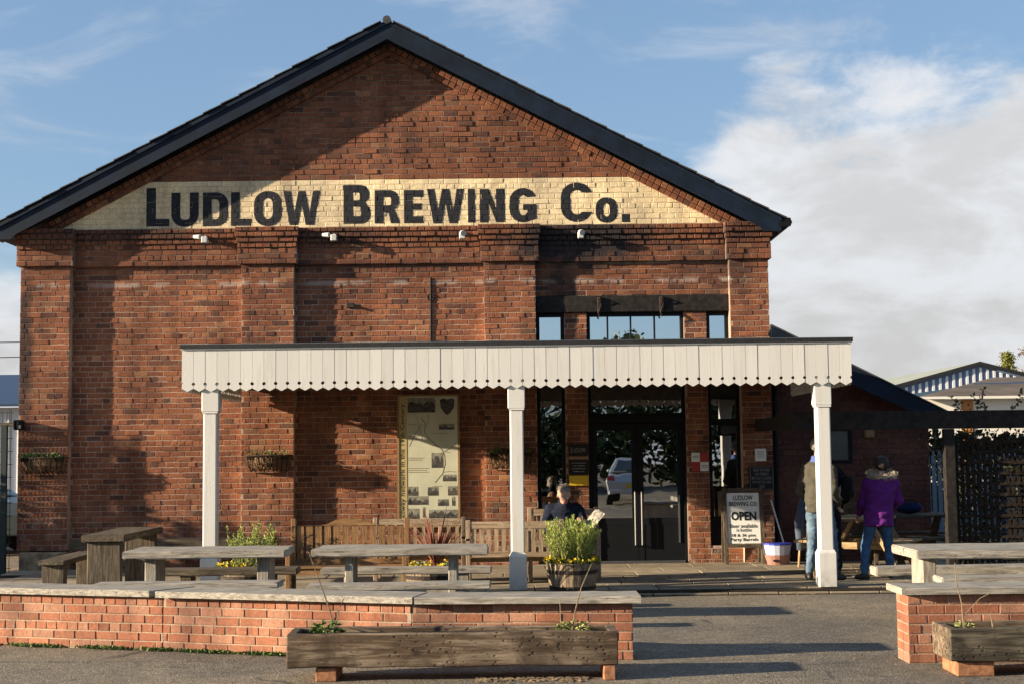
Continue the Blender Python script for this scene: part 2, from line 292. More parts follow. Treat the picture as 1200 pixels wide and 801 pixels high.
# ------------------------------------------------------------------ builders
def link(o, parent=None):
    COL.objects.link(o)
    if parent is not None: o.parent = parent
    return o
def tag(o, label=None, cat=None, group=None, kind=None):
    for k, v in (('label', label), ('category', cat), ('group', group), ('kind', kind)):
        if v: o[k] = v
    return o
def thing(name, label, cat, loc=(0, 0, 0), rz=0, group=None):
    o = bpy.data.objects.new(name, None); o.empty_display_size = .2; o.location = loc; o.rotation_euler = (0, 0, rz)
    link(o); return tag(o, label, cat, group)
def offs(parent):
    v = Vector((0, 0, 0)); p = parent
    while p is not None: v += Vector(p.location); p = p.parent
    return v
class MB:
    def __init__(s): s.v = []; s.f = []; s.m = []
    def add(s, vs, fs, mi=0):
        b = len(s.v); s.v += [tuple(x) for x in vs]; s.f += [tuple(b+i for i in f) for f in fs]; s.m += [mi]*len(fs); return s
    def box(s, x0, x1, y0, y1, z0, z1, mi=0, ch=0):
        if ch <= 0:
            v = [(x, y, z) for z in (z0, z1) for y in (y0, y1) for x in (x0, x1)]
            return s.add(v, [(0,2,3,1), (4,5,7,6), (0,1,5,4), (2,6,7,3), (0,4,6,2), (1,3,7,5)], mi)
        bm = bmesh.new(); bmesh.ops.create_cube(bm, size=1)
        for q in bm.verts: q.co = Vector(((x0+x1)/2+q.co.x*(x1-x0), (y0+y1)/2+q.co.y*(y1-y0), (z0+z1)/2+q.co.z*(z1-z0)))
        bmesh.ops.bevel(bm, geom=bm.edges[:], offset=ch, segments=1, affect='EDGES')
        bm.verts.index_update(); s.add([q.co[:] for q in bm.verts], [[q.index for q in f.verts] for f in bm.faces], mi); bm.free(); return s
    def bar(s, p, q, w, d, mi=0, up=(0, 0, 1)):          # rectangular bar from p to q
        p, q = Vector(p), Vector(q); a = (q-p).normalized(); u = Vector(up)
        if abs(a.dot(u)) > .99: u = Vector((0, 1, 0))
        r = a.cross(u).normalized()*w/2; t = r.cross(a).normalized()*d/2
        v = [b+i*r+j*t for b in (p, q) for i, j in ((-1,-1), (1,-1), (1,1), (-1,1))]
        return s.add(v, [(0,1,2,3), (7,6,5,4), (0,4,5,1), (1,5,6,2), (2,6,7,3), (3,7,4,0)], mi)
    def tube(s, pts, rad, n=6, mi=0):
        pts = [Vector(p) for p in pts]; rad = rad if isinstance(rad, (list, tuple)) else [rad]*len(pts)
        vs = []
        for i, p in enumerate(pts):
            a = (pts[min(i+1, len(pts)-1)]-pts[max(i-1, 0)]).normalized()
            u = Vector((0, 0, 1)) if abs(a.z) < .9 else Vector((1, 0, 0))
            r = a.cross(u).normalized(); t = r.cross(a)
            vs += [p+(r*math.cos(k*2*math.pi/n)+t*math.sin(k*2*math.pi/n))*rad[i] for k in range(n)]
        fs = [(i*n+k, i*n+(k+1) % n, (i+1)*n+(k+1) % n, (i+1)*n+k) for i in range(len(pts)-1) for k in range(n)]
        fs += [tuple(range(n))[::-1], tuple((len(pts)-1)*n+k for k in range(n))]
        return s.add(vs, fs, mi)
    def loft(s, secs, n=16, mi=0):                        # (cx,cy,z,rx,ry) rings, capped
        vs = [(cx+rx*math.cos(k*2*math.pi/n), cy+ry*math.sin(k*2*math.pi/n), z) for cx, cy, z, rx, ry in secs for k in range(n)]
        fs = [(i*n+k, i*n+(k+1) % n, (i+1)*n+(k+1) % n, (i+1)*n+k) for i in range(len(secs)-1) for k in range(n)]
        fs += [tuple(range(n))[::-1], tuple((len(secs)-1)*n+k for k in range(n))]
        return s.add(vs, fs, mi)
    def ell(s, c, rx, ry, rz, n=12, m=8, mi=0):
        secs = [(c[0], c[1], c[2]-rz*math.cos(math.pi*i/m), max(rx*math.sin(math.pi*i/m), 1e-4), max(ry*math.sin(math.pi*i/m), 1e-4)) for i in range(m+1)]
        return s.loft(secs, n, mi)
    def cap(s, p, q, r1, r2, n=12):                       # tapered capsule
        p, q = Vector(p), Vector(q); a = (q-p).normalized(); pts = []; rr = []
        for k in range(4): th = math.pi/2*k/4; pts.append(p-a*r1*math.cos(th)); rr.append(max(r1*math.sin(th), 1e-4))
        pts += [p, q]; rr += [r1, r2]
        for k in range(1, 5): th = math.pi/2*k/4; pts.append(q+a*r2*math.sin(th)); rr.append(max(r2*math.cos(th), 1e-4))
        return s.tube(pts, rr, n)
    def prism(s, poly, y0, y1, mi=0):                     # polygon in x,z extruded along y
        n = len(poly); v = [(x, y0, z) for x, z in poly]+[(x, y1, z) for x, z in poly]
        tr = tessellate_polygon([[Vector((x, z, 0)) for x, z in poly]])
        f = [t for t in tr]+[tuple(n+i for i in t[::-1]) for t in tr]+[(i, i+n, (i+1) % n+n, (i+1) % n) for i in range(n)]
        return s.add(v, f, mi)
    def mesh(s, name, mats, off=(0, 0, 0), smooth=False):
        me = bpy.data.meshes.new(name); o = Vector(off)
        me.from_pydata([(x-o.x, y-o.y, z-o.z) for x, y, z in s.v], [], s.f)
        for m in (mats if isinstance(mats, (list, tuple)) else [mats]): me.materials.append(M[m] if isinstance(m, str) else m)
        if any(s.m): me.polygons.foreach_set('material_index', s.m)
        bm = bmesh.new(); bm.from_mesh(me); bmesh.ops.recalc_face_normals(bm, faces=bm.faces); bm.to_mesh(me); bm.free()
        if smooth: me.polygons.foreach_set('use_smooth', [True]*len(me.polygons))
        return me
    def build(s, name, mats, parent=None, smooth=False, loc=None, kind=None):
        off = offs(parent) if parent is not None else Vector((0, 0, 0))
        l = Vector(loc) if loc is not None else Vector((0, 0, 0))
        if parent is None and loc is not None: off = l; o = bpy.data.objects.new(name, s.mesh(name, mats, off, smooth)); o.location = l
        else: o = bpy.data.objects.new(name, s.mesh(name, mats, off, smooth))
        link(o, parent)
        if kind: o['kind'] = kind
        return o
def copy_tree(o, parent=None):
    c = o.copy(); COL.objects.link(c); c.parent = parent
    for ch in o.children: copy_tree(ch, c)
    return c
def bx(name, mat, parent, *a, ch=0, kind=None): return MB().box(*a, ch=ch).build(name, mat, parent, kind=kind)
def struct(mb, name, mat): return mb.build(name, mat, None, kind='structure')
def text(body, mat, parent, x0, x1, z0, z1, y, vert=False, fat=0.0, name='lettering', rot=None):
    cu = bpy.data.curves.new(name, 'FONT'); cu.body = body; cu.size = 1; cu.offset = fat; cu.resolution_u = 2
    if '\n' in body: cu.align_x = 'CENTER'; cu.space_line = 1.0
    t = bpy.data.objects.new(name, cu); COL.objects.link(t); bpy.context.view_layer.update()
    me = bpy.data.meshes.new_from_object(t.evaluated_get(bpy.context.evaluated_depsgraph_get()))
    bpy.data.objects.remove(t); bpy.data.curves.remove(cu)
    a = np.array([v.co[:] for v in me.vertices]); u, v = a[:, 0].copy(), a[:, 1].copy()
    if vert: u, v = -v.copy(), u.copy()
    u = (u-u.min())/(u.max()-u.min()); v = (v-v.min())/(v.max()-v.min())
    off = offs(parent)
    for i, q in enumerate(me.vertices): q.co = (x0+u[i]*(x1-x0)-off.x, y-off.y, z0+v[i]*(z1-z0)-off.z)
    me.materials.clear(); me.materials.append(M[mat]); me.name = name
    o = bpy.data.objects.new(name, me); return link(o, parent)

# ------------------------------------------------------------------ bricks
CH = .0805
def courses(x0, x1, z0, z1, face, iv=None, ch=CH, pitch=.225, hdr=4, j=.0105, phase=0, depth=.03, jz=None):
    res = []; n = int(round((z1-z0)/ch)); k0 = int(round(z0/ch))+phase
    for i in range(n):
        zc = z0+(i+.5)*ch; header = ((k0+i) % hdr == 0); pt = pitch/2 if header else pitch
        sh = (k0+i) % 2*pitch/2+(.25*pitch+((k0+i)*13 % 7)*.017 if header else 0)+((k0+i)*7 % 5)*.006
        for a, b in (iv(zc) if iv else [(x0, x1)]):
            x = a-(a-sh) % pt
            while x < b-1e-4:
                l, r = max(x, a), min(x+pt, b); x += pt
                if r-l < .035: continue
                res.append([(l+r)/2, zc, r-l-j, ch-(jz or j), face, abs(r-l-pt) < 1e-3, header, depth])
    return res
def brick_verts(L_, H_, jit=.0016, d=.03, c=.004):
    x, z = L_/2, H_/2; r = lambda a=jit: random.uniform(-a, a)
    t = [r(.002) for _ in range(4)]
    v = [(sx*(x-c)+r(), t[i]+r(.0006), sz*(z-c)+r()) for i, (sx, sz) in enumerate(((-1,-1), (1,-1), (1,1), (-1,1)))]
    v += [(sx*x+r(), c+r(.001), sz*z+r()) for sx, sz in ((-1,-1), (1,-1), (1,1), (-1,1))]
    v += [(sx*x, d, sz*z) for sx, sz in ((-1,-1), (1,-1), (1,1), (-1,1))]
    return v
BF = [(0,1,2,3)]+[(a, a+4, (a+1) % 4+4, (a+1) % 4) for a in range(4)]+[(a+4, a+8, (a+1) % 4+8, (a+1) % 4+4) for a in range(4)]
def join_bricks(lst, name, mat, parent, flat=False, rot=None, kind='stuff'):
    mb = MB()
    for b in lst:
        vs = brick_verts(b[2], b[3], .0006 if flat else .0018, b[7]); dy = b[4]
        mb.add([(b[0]+x, dy+y, b[1]+z) for x, y, z in vs], BF)
    return mb.build(name, mat, parent, kind=kind)
def jitter(lst, a=.0024):
    for b in lst:
        aa = a*1.9 if b[1] > 4.45 else a; b[4] += max(-.012, min(random.gauss(-.0004, aa), .0034)); b[0] += random.uniform(-.0015, .0015); b[1] += random.uniform(-.0015, .0015)
    return lst
def single_bricks(lst, mat, parent, rz=None):
    """every brick an object of its own; alike bricks share a mesh"""
    pool = {}
    off = offs(parent)
    for b in lst:
        k = (round(b[2], 2), round(b[3], 3), random.randrange(4))
        if k not in pool:
            mb = MB(); mb.add(brick_verts(b[2], b[3], .0018, b[7]), BF); pool[k] = mb.mesh('brick', mat)
        o = bpy.data.objects.new('brick', pool[k]); o.location = Vector(b[8] if len(b) > 8 else (b[0], b[4], b[1]))-off
        if len(b) > 9: o.rotation_euler = (0, 0, b[9])
        link(o, parent)

# ================================================================== SETTING
struct(MB().add([(-400, -120, 0), (400, -120, 0), (400, 600, 0), (-400, 600, 0)], [(0, 1, 2, 3)]), 'ground', 'asphalt')
pat = thing('patio', None, None, (0, 17.1, 0)); pat['kind'] = 'structure'
del_ = [pat.pop(k, None) for k in ('label', 'category')]
bx('patio_base', 'soil', pat, -7.3, 6.2, 17.16, 21.25, .002, .045)
yy = 17.12; row = 0
while yy < 21.2:
    d = .62 if row else .30; x = -7.35+(row % 2)*.4
    while x < 6.2:
        wd = random.choice((.6, .9, .9)); mb = MB().box(x+.006, min(x+wd, 6.25)-.006, yy+.006, min(yy+d, 21.26)-.006, .006, (.058 if row else .030)+random.uniform(0, .005), ch=.006)
        mb.build('paving_slab', 'slab', pat); x += wd
    yy += d; row += 1

# ================================================================== BREWERY
AX = -1.83                                                      # apex of the gable
bw = thing('brewery_building', 'large red brick gabled brewery with cream painted band and big black name lettering', 'building', (AX, 21.3, 0))
PIL = [(-7.387, -6.635), (-4.063, -3.268), (-.418, .365), (3.28, 3.871)]
REC = [(-6.635, -4.063), (-3.268, -.418), (.365, 3.28)]
FP, FR, FG = 21.265, 21.41, 21.35                                # pilaster, recess, gable faces
MD = .0065                                                       # joints are recessed this much
slope = .523; zapex = 7.95
core = MB()
for a, b in REC[:2]: core.box(a, b, FR+MD, 21.8, 0, 4.57)
core.box(.365, .79, FR+MD, 21.8, 0, .80)                        # under the left window
core.box(.79, 1.13, FR+MD, 21.8, 0, 3.80); core.box(2.60, 2.94, FR+MD, 21.8, 0, 3.80)
core.box(2.94, 3.28, FR+MD, 21.8, 0, .30); core.box(3.28, 3.42, FR+MD, 21.8, 0, .30)
core.box(.365, 3.28, FR+MD, 21.8, 4.06, 4.57)
core.box(-7.37, 3.855, 21.352+MD, 21.8, 4.572, 5.12)
core.prism([(-7.30, 5.121), (3.64, 5.121), (3.64, 5.08), (3.80, 5.121), (3.80, zapex-slope*(3.80-AX)), (AX, zapex), (-7.30, zapex-slope*(AX+7.30))][:2]+[(3.80, 5.121), (3.80, zapex-slope*(3.80-AX)), (AX, zapex), (-7.30, zapex-slope*(AX+7.30))], FG+MD, 21.8)
core.box(-7.37, -7.10, 21.801, 33, 0, 5.0); core.box(3.60, 3.855, 21.801, 33, 0, 5.0); core.box(-7.37, 3.855, 33.001, 33.3, 0, 5.2)
core.build('wall', 'mortar', bw)
B = []
for i, (a, b) in enumerate(PIL):
    lo = 0
    p = MB()
    if i == 3:
        p.box(3.42, b-.006, FP+MD, 21.8, 0, 3.0); p.box(a, b-.006, FP+MD, 21.8, 3.001, 4.575)
        B += courses(3.42, b, .02, 3.0, FP); B += courses(a, b, .02+37*CH, 4.57, FP)
    else:
        if i == 0: lo = .34
        p.box(a+.004, b-.004, FP+MD, 21.8, lo, 4.575)
        B += courses(a, b, .02 if i else .34, 4.57, FP, phase=i)
    # right and left returns of the pilaster, its projecting frieze block and cap
    e0 = 0 if i == 0 else .05; e1 = .05 if i < 3 else .04; e0 = .05 if i == 0 else e0
    p.box(a-e0+.004, b+e1-.004, FP-.055+MD, 21.8, 4.576, 4.805)
    B += courses(a-e0, b+e1, 4.57, 4.57+3*CH, FP-.055, phase=i)
    for k, (ex, dy) in enumerate(((.0, -.075), (.015, -.10), (.035, -.13), (.03, -.125))):
        z = 4.57+(3+k)*CH
        p.box(a-e0-ex+.01, b+e1+ex-.01, FP+dy+.035, 21.8, z+.001, z+CH-.001)
        B += courses(a-e0-ex, b+e1+ex, z, z+CH, FP+dy, phase=k*3+i, hdr=(1, 4, 1, 1)[k], jz=.022, depth=.05)
    p.build('pilaster', 'mortar', bw)
for (a, b) in REC[:2]: B += courses(a, b, .02, 4.57, FR, phase=1)
def iv3(z):
    r = []
    if z < .80: r.append((.365, .79))
    r.append((.79, 1.13)); r.append((2.60, 2.94))
    if z < .30: r.append((2.94, 3.42))
    return r
B += courses(.365, 3.28, .02, 3.80, FR, iv3, pitch=.227); B += courses(.365, 3.28, 4.06, 4.57, FR)
cor = MB()
for (a, b) in REC:
    a2, b2 = a+.05, b-.05
    cor.box(a2, b2, FR-.06+MD, 21.75, 4.576, 4.81)
    B += courses(a2, b2, 4.57, 4.57+3*CH, FR-.06, phase=2)
    for k, dy in enumerate((-.075, -.10, -.13, -.125)):
        z = 4.57+(3+k)*CH; cor.box(a2, b2, FR+dy+.035, 21.75, z+.002, z+CH-.002)
        B += courses(a2, b2, z, z+CH, FR+dy, phase=k*3, hdr=(1, 4, 1, 1)[k], jz=.022, depth=.05)
cor.build('cornice', 'mortar', bw)
def gab(z, m=.20): h = (zapex-m-z)/slope; return [(max(AX-h, -7.30), min(AX+h, 3.80))] if h > .1 else []
band = courses(0, 0, 5.135, 5.135+9*CH, FG, lambda z: gab(z, .10), phase=1); gbr = courses(0, 0, 5.135+9*CH, 7.8, FG, lambda z: gab(z, .10))
jitter(band, .0011); jitter(B); jitter(gbr)
# the 300 bricks nearest the camera among those nothing stands in front of are separate objects
cand = sorted([b for b in B if b[5] and not b[6] and (3.25 < b[1] < 4.5 or (b[0] < -4.1 and 1.9 < b[1] < 3.3))], key=lambda b: b[0]**2+b[4]**2+(b[1]-1.75)**2)[:300]
ids = {id(b) for b in cand}
single_bricks(cand, 'brick', bw)
join_bricks([b for b in B if id(b) not in ids]+gbr, 'brickwork', 'brick', bw)
# verge: two sloping brick courses under the bargeboards
vg = MB()
ang = math.atan(slope)
for sgn in (-1, 1):
    for rowi, (dn, fy) in enumerate(((.055, FG-.10), (.135, FG-.05))):
        Lr = 6.35 if sgn < 0 else 6.35; s_ = 0.05
        while s_ < Lr:
            ln = .105; c = Vector((AX+sgn*(s_+ln/2)*math.cos(ang), 0, zapex-(s_+ln/2)*math.sin(ang)))+Vector((-sgn*math.sin(ang)*dn, 0, -math.cos(ang)*dn))
            if -7.25 < c.x < 3.78:
                f0 = fy+random.gauss(0, .003)
                vg.add([(c.x+x*math.cos(ang)+sgn*z*math.sin(ang), f0+y, c.z-sgn*x*math.sin(ang)+z*math.cos(ang)) for x, y, z in brick_verts(ln-.012, .070, .0015, .12)], BF)
            s_ += ln
for sgn in (-1, 1):
    hx = 5.42 if sgn < 0 else 5.60; MB().prism([(AX, zapex-.0), (AX+sgn*hx, zapex-slope*hx), (AX+sgn*hx, zapex-.185-slope*hx), (AX, zapex-.185)], FG-.035, FG+.01).build('verge_bed', 'mortar', bw)
vg.build('verge_brickwork', 'brick', bw, kind='stuff')
# cream band
bands = MB()
def slopex(z, m=.10): h = (zapex-m-z)/slope; return AX-h, AX+h
zb0, zb1 = 5.130, 5.135+9*CH
l0, r0 = max(slopex(zb0)[0], -7.0), min(slopex(zb0)[1], 3.35); l1, r1 = slopex(zb1)
bands.add([(l0, FG+MD-.003, zb0), (r0, FG+MD-.003, zb0), (r1, FG+MD-.003, zb1), (l1, FG+MD-.003, zb1)], [(0, 1, 2, 3)])
bands.build('painted_band', 'cream_joint', bw)
join_bricks([b for b in band if -7.0 < b[0] < 3.35], 'painted_brickwork', 'cream', bw)
join_bricks([b for b in band if not -7.0 < b[0] < 3.35], 'corner_brickwork', 'brick', bw)
# painted lettering, laid on every brick face and in every joint
def arc(cx, cz, rx, rz, a0, a1, n=8): return [(cx+rx*math.cos(R(a0+(a1-a0)*i/n)), cz+rz*math.sin(R(a0+(a1-a0)*i/n))) for i in range(n+1)]
def glyph(ch, w, h):
    t = .136*(h/.52)**.5; b = .108*(h/.52)**.5; r = min(.46*w, .46*h)
    if ch == 'L': return [[(0,0), (w,0), (w,b), (t,b), (t,h), (0,h)]]
    if ch == 'E': return [[(0,0), (w,0), (w,b), (t,b), (t,.5*h-b*.45), (w*.92,.5*h-b*.45), (w*.92,.5*h+b*.45), (t,.5*h+b*.45), (t,h-b), (w,h-b), (w,h), (0,h)]]
    if ch == 'I': return [[(0,0), (w,0), (w,h), (0,h)]]
    if ch == '.': return [[(0,0), (w,0), (w,h), (0,h)]]
    if ch == 'U': return [[(0,h)]+arc(r, r, r, r, 180, 270)+arc(w-r, r, r, r, 270, 360)+[(w,h), (w-t,h)]+arc(w-t-.05, b+.05, .05, .05, 360, 270, 4)+arc(t+.05, b+.05, .05, .05, 270, 180, 4)+[(t,h)]]
    if ch == 'D': return [[(0,0)]+arc(w-r, r, r, r, -90, 0)+arc(w-r, h-r, r, r, 0, 90)+[(0,h)], [(t,b)]+arc(w-t-.05, b+.07, .05, .07, -90, 0, 4)+arc(w-t-.05, h-b-.07, .05, .07, 0, 90, 4)+[(t,h-b)]]
    if ch == 'O':
        ri = max(min(w/2-t, .07), .02); r2 = ri*1.25
        return [arc(w-r, r, r, r, -90, 0)+arc(w-r, h-r, r, r, 0, 90)+arc(r, h-r, r, r, 90, 180)+arc(r, r, r, r, 180, 270),
                arc(w-t-ri, b+r2, ri, r2, -90, 0, 4)+arc(w-t-ri, h-b-r2, ri, r2, 0, 90, 4)+arc(t+ri, h-b-r2, ri, r2, 90, 180, 4)+arc(t+ri, b+r2, ri, r2, 180, 270, 4)]
    if ch == 'W': return [[(0,h), (.20*w,h), (.295*w,.36*h), (.405*w,h), (.595*w,h), (.705*w,.36*h), (.80*w,h), (w,h), (.83*w,0), (.60*w,0), (.5*w,.58*h), (.40*w,0), (.17*w,0)]]
    if ch == 'N': return [[(0,0), (0,h), (t*1.0,h), (w-t,.42*h), (w-t,h), (w,h), (w,0), (w-t*1.0,0), (t,.58*h), (t,0)]]
    if ch == 'R':
        q = .15
        return [[(0,0), (0,h)]+arc(w-q-.02, h-q, q, q, 90, 0)+arc(w-q-.02, .40*h+q*.8, q, q*.8, 0, -60)+[(w,0), (w-t*1.08,0), (t+.075,.33*h), (t,.33*h), (t,0)],
                [(t,h*.33+b), (t,h-b)]+arc(w-.02-t*.9-.03, h-b-.03, .03, .03, 90, 0, 4)+arc(w-.02-t*.9-.03, h*.33+b+.03, .03, .03, 0, -90, 4)]
    if ch == 'B':
        q = .14; m = .52*h
        return [[(0,0), (0,h)]+arc(w-q-.02, h-q, q, q, 90, 0)+arc(w-q-.02, m+q*.85, q, q*.85, 0, -55)+arc(w-q, m-q*1.0, q, q, 50, 0)+arc(w-q, q, q, q, 0, -90),
                [(t,m+b*.42), (t,h-b)]+arc(w-.02-t-.03, h-b-.03, .03, .03, 90, 0, 4)+arc(w-.02-t-.03, m+b*.42+.03, .03, .03, 0, -90, 4),
                [(t,b), (t,m-b*.42)]+arc(w-t-.03, m-b*.42-.03, .03, .03, 90, 0, 4)+arc(w-t-.03, b+.03, .03, .03, 0, -90, 4)]
    if ch == 'C':
        i = .55
        return [arc(w/2, h-r, w/2, r, 18, 180, 10)+arc(w/2, r, w/2, r, 180, 342, 10)+arc(w/2, b+.09, w/2-t, .09, 325, 180, 6)+arc(w/2, h-b-.09, w/2-t, .09, 180, 35, 6)]
    if ch == 'G':
        return [arc(w/2, h-r, w/2, r, 18, 180, 10)+arc(w/2, r, w/2, r, 180, 290, 8)+[(w, .12*h), (w, .53*h), (.50*w, .53*h), (.50*w, .36*h), (w-t,.36*h), (w-t, b+.05)]+arc(w/2, b+.07, w/2-t, .07, 290, 180, 5)+arc(w/2, h-b-.08, w/2-t, .08, 180, 35, 6)]
SIGN = [('L',-5.521,-5.172,5.177,5.765), ('U',-5.143,-4.727,5.168,5.690), ('D',-4.665,-4.279,5.172,5.688), ('L',-4.239,-3.927,5.174,5.688), ('O',-3.890,-3.468,5.165,5.700), ('W',-3.444,-2.882,5.176,5.696),
        ('B',-2.533,-2.121,5.185,5.779), ('R',-2.060,-1.670,5.185,5.695), ('E',-1.616,-1.322,5.185,5.692), ('W',-1.267,-.703,5.178,5.704), ('I',-.647,-.535,5.185,5.699), ('N',-.466,-.084,5.185,5.697), ('G',-.014,.394,5.178,5.705),
        ('C',.763,1.245,5.175,5.782), ('O',1.289,1.618,5.160,5.548), ('.',1.685,1.807,5.165,5.290)]
def clip(poly, ax, lim, keep_less):
    o = []
    for i in range(len(poly)):
        p, q = poly[i-1], poly[i]; ip = (p[ax] <= lim) == keep_less; iq = (q[ax] <= lim) == keep_less
        if ip != iq:
            f = (lim-p[ax])/(q[ax]-p[ax]); o.append((p[0]+(q[0]-p[0])*f, p[1]+(q[1]-p[1])*f))
        if iq: o.append(q)
    return o
for ch, x0, x1, z0, z1 in SIGN:
    loops = glyph(ch, x1-x0, z1-z0); fl = [q for l in loops for q in l]
    tris = tessellate_polygon([[Vector((q[0], q[1], 0)) for q in l] for l in loops]); mb = MB()
    near = [b for b in band if b[0]+b[2]/2 > x0-.01 and b[0]-b[2]/2 < x1+.01 and z0-.05 < b[1] < z1+.05]
    for t in tris:
        tri = [(fl[i][0]+x0, fl[i][1]+z0) for i in t]
        mb.add([(x, FG+MD-.005, z) for x, z in tri], [tuple(range(3))])
        for b in near:
            p = tri
            for ax, lim, less in ((0, b[0]+b[2]/2-.001, True), (0, b[0]-b[2]/2+.001, False), (1, b[1]+b[3]/2-.001, True), (1, b[1]-b[3]/2+.001, False)):
                if len(p) > 2: p = clip(p, ax, lim, less)
            if len(p) > 2: mb.add([(x, b[4]-.0034, z) for x, z in p], [tuple(range(len(p)))])
    mb.build('painted_letter', 'letter', bw)
# roof: slopes, bargeboards, slates along the verge, ridge, gutters
HW = 5.86
for sgn in (-1, 1):
    ex = AX+sgn*HW; zt = 8.235; ze = zt-slope*HW
    rf = MB(); a, b = (AX, zt), (ex, ze)
    poly = [a, b, (b[0], b[1]-.05), (a[0], a[1]-.05)]
    rf.prism(poly, 21.04, 33.4); r_ = rf.build('roof', 'slate', bw)
    bg_ = MB(); bg_.prism([(AX, zt-.01), (ex, ze-.01), (ex, ze-.22), (ex-sgn*.25, ze-.215), (ex-sgn*.32, ze-.31+slope*.32), (AX, zt-.305)], 20.995, 21.03)
    bg_.build('bargeboard', 'navy', bw)
    MB().prism([(AX, zt-.02), (ex, ze-.02), (ex, ze-.075), (AX, zt-.075)], 20.97, 20.994).build('verge_trim', 'navy', bw)
    MB().prism([(AX, zt-.20), (ex, ze-.20), (ex, ze-.22), (AX, zt-.22)], 21.031, 21.345).build('soffit', 'black', bw)
    st = MB(); s_ = 0.1
    while s_ < HW/math.cos(ang)-.02:
        c = Vector((AX+sgn*(s_+.15)*math.cos(ang), 0, zt-(s_+.15)*math.sin(ang))); lift = .003+random.uniform(0, .007)
        pts = [(-.15, .002), (.15, .006+lift), (.15, .020+lift), (-.15, .014)]
        poly = [(c.x+sgn*(x*math.cos(ang)+z*math.sin(ang)), c.z-x*math.sin(ang)+z*math.cos(ang)) for x, z in pts]
        st.prism(poly, 20.955+random.uniform(-.01, .01), 21.6); s_ += .30
    st.build('verge_slates', 'slate', bw, kind='stuff')
    MB().tube([(ex+sgn*.10, 20.98, ze-.09), (ex+sgn*.10, 33.4, ze-.09)], .06, 8).build('gutter', 'black', bw)
    MB().box(ex+sgn*.05-.09, ex+sgn*.05+.09, 20.99, 21.0, ze-.15, ze-.02).build('gutter_end', 'black', bw)
MB().tube([(AX, 20.95, zt-.02), (AX, 21.4, zt-.02), (AX, 33, zt-.02)], .065, 8).build('ridge_tile', 'slate', bw)
# bridging timber, tie irons
lt = MB().box(.37, 3.275, 21.37, 21.8, 3.803, 4.057, ch=.01).build('lintel_beam', 'tarred', bw)
for x in (1.324, 2.262):
    m_ = MB().box(x-.03, x+.03, 21.335, 21.368, 3.80, 4.03, ch=.004); m_.tube([(x, 21.34, 4.02), (x, 21.30, 4.0), (x, 21.33, 3.95)], .012); m_.tube([(x, 21.34, 3.86), (x-.02, 21.30, 3.78), (x, 21.33, 3.73)], .014); m_.build('tie_iron', 'iron', bw)
m_ = MB().tube([(-1.224, 21.402, 4.36), (-1.224, 21.402, 3.2)], .016, 6)
m_.tube([(-1.224+.05*math.cos(a), 21.40, 4.06+.05*math.sin(a)) for a in np.linspace(0, 6.28, 12)], .012, 5); m_.build('iron_rod', 'iron', bw)
m_ = MB().box(-2.50, -2.38, 21.38, 21.405, 3.91, 3.99, ch=.01); m_.tube([(-2.44, 21.37, 3.95), (-2.38, 21.36, 3.93)], .02, 6); m_.build('wall_anchor', 'iron', bw)
bx('plinth_stone', 'stone', bw, -7.33, -6.62, 21.20, 21.7, .02, .32, ch=.02)
# glazing
def glazed(parent, x0, x1, z0, z1, gm='glass', fr=.045, y=21.50, bars=(), name='window'):
    wn = MB()
    wn.box(x0, x0+fr, y-.04, y+.03, z0, z1); wn.box(x1-fr, x1, y-.04, y+.03, z0, z1)
    wn.box(x0+fr, x1-fr, y-.04, y+.03, z1-fr, z1); wn.box(x0+fr, x1-fr, y-.04, y+.03, z0, z0+fr)
    o = wn.build(name, 'black', parent)
    xs = [x0+fr]+list(bars)+[x1-fr]
    for i in range(len(xs)-1):
        a = xs[i]+(.012 if i else 0); b = xs[i+1]-(.012 if i < len(xs)-2 else 0)
        MB().box(a, b, y, y+.006, z0+fr, z1-fr).build('pane', gm, o)
        if i: MB().box(xs[i]-.012, xs[i]+.012, y-.03, y+.02, z0+fr, z1-fr).build('mullion', 'black', o)
    return o
glazed(bw, .368, .787, 3.15, 3.797, 'glass_hi', .05); glazed(bw, 1.133, 2.597, 3.15, 3.797, 'glass_hi', .05, bars=(1.45, 1.80, 2.16)); glazed(bw, 2.943, 3.277, 3.15, 3.797, 'glass_hi', .05)
glazed(bw, .368, .787, .82, 3.147, 'glass', .05); glazed(bw, 1.133, 2.597, 2.24, 3.147, 'glass', .05)
glazed(bw, 2.943, 3.417, 2.14, 3.0, 'glass', .05); glazed(bw, 2.943, 3.417, .68, 2.137, 'glass', .05)
bx('window_panel', 'black', bw, 2.943, 3.417, 21.46, 21.53, .31, .677)
bx('window_head', 'black', bw, 2.943, 3.417, 21.44, 21.55, 3.003, 3.147)
bx('window_sill', 'slate', bw, .368, .787, 21.39, 21.6, .80, .82)
bx('door_frame', 'black', bw, 1.133, 1.175, 21.44, 21.56, .06, 2.237); bx('door_frame', 'black', bw, 2.555, 2.597, 21.44, 21.56, .06, 2.237)
bx('door_head', 'black', bw, 1.176, 2.554, 21.44, 21.56, 2.14, 2.237); bx('threshold', 'steel', bw, 1.176, 2.554, 21.40, 21.60, .05, .085)
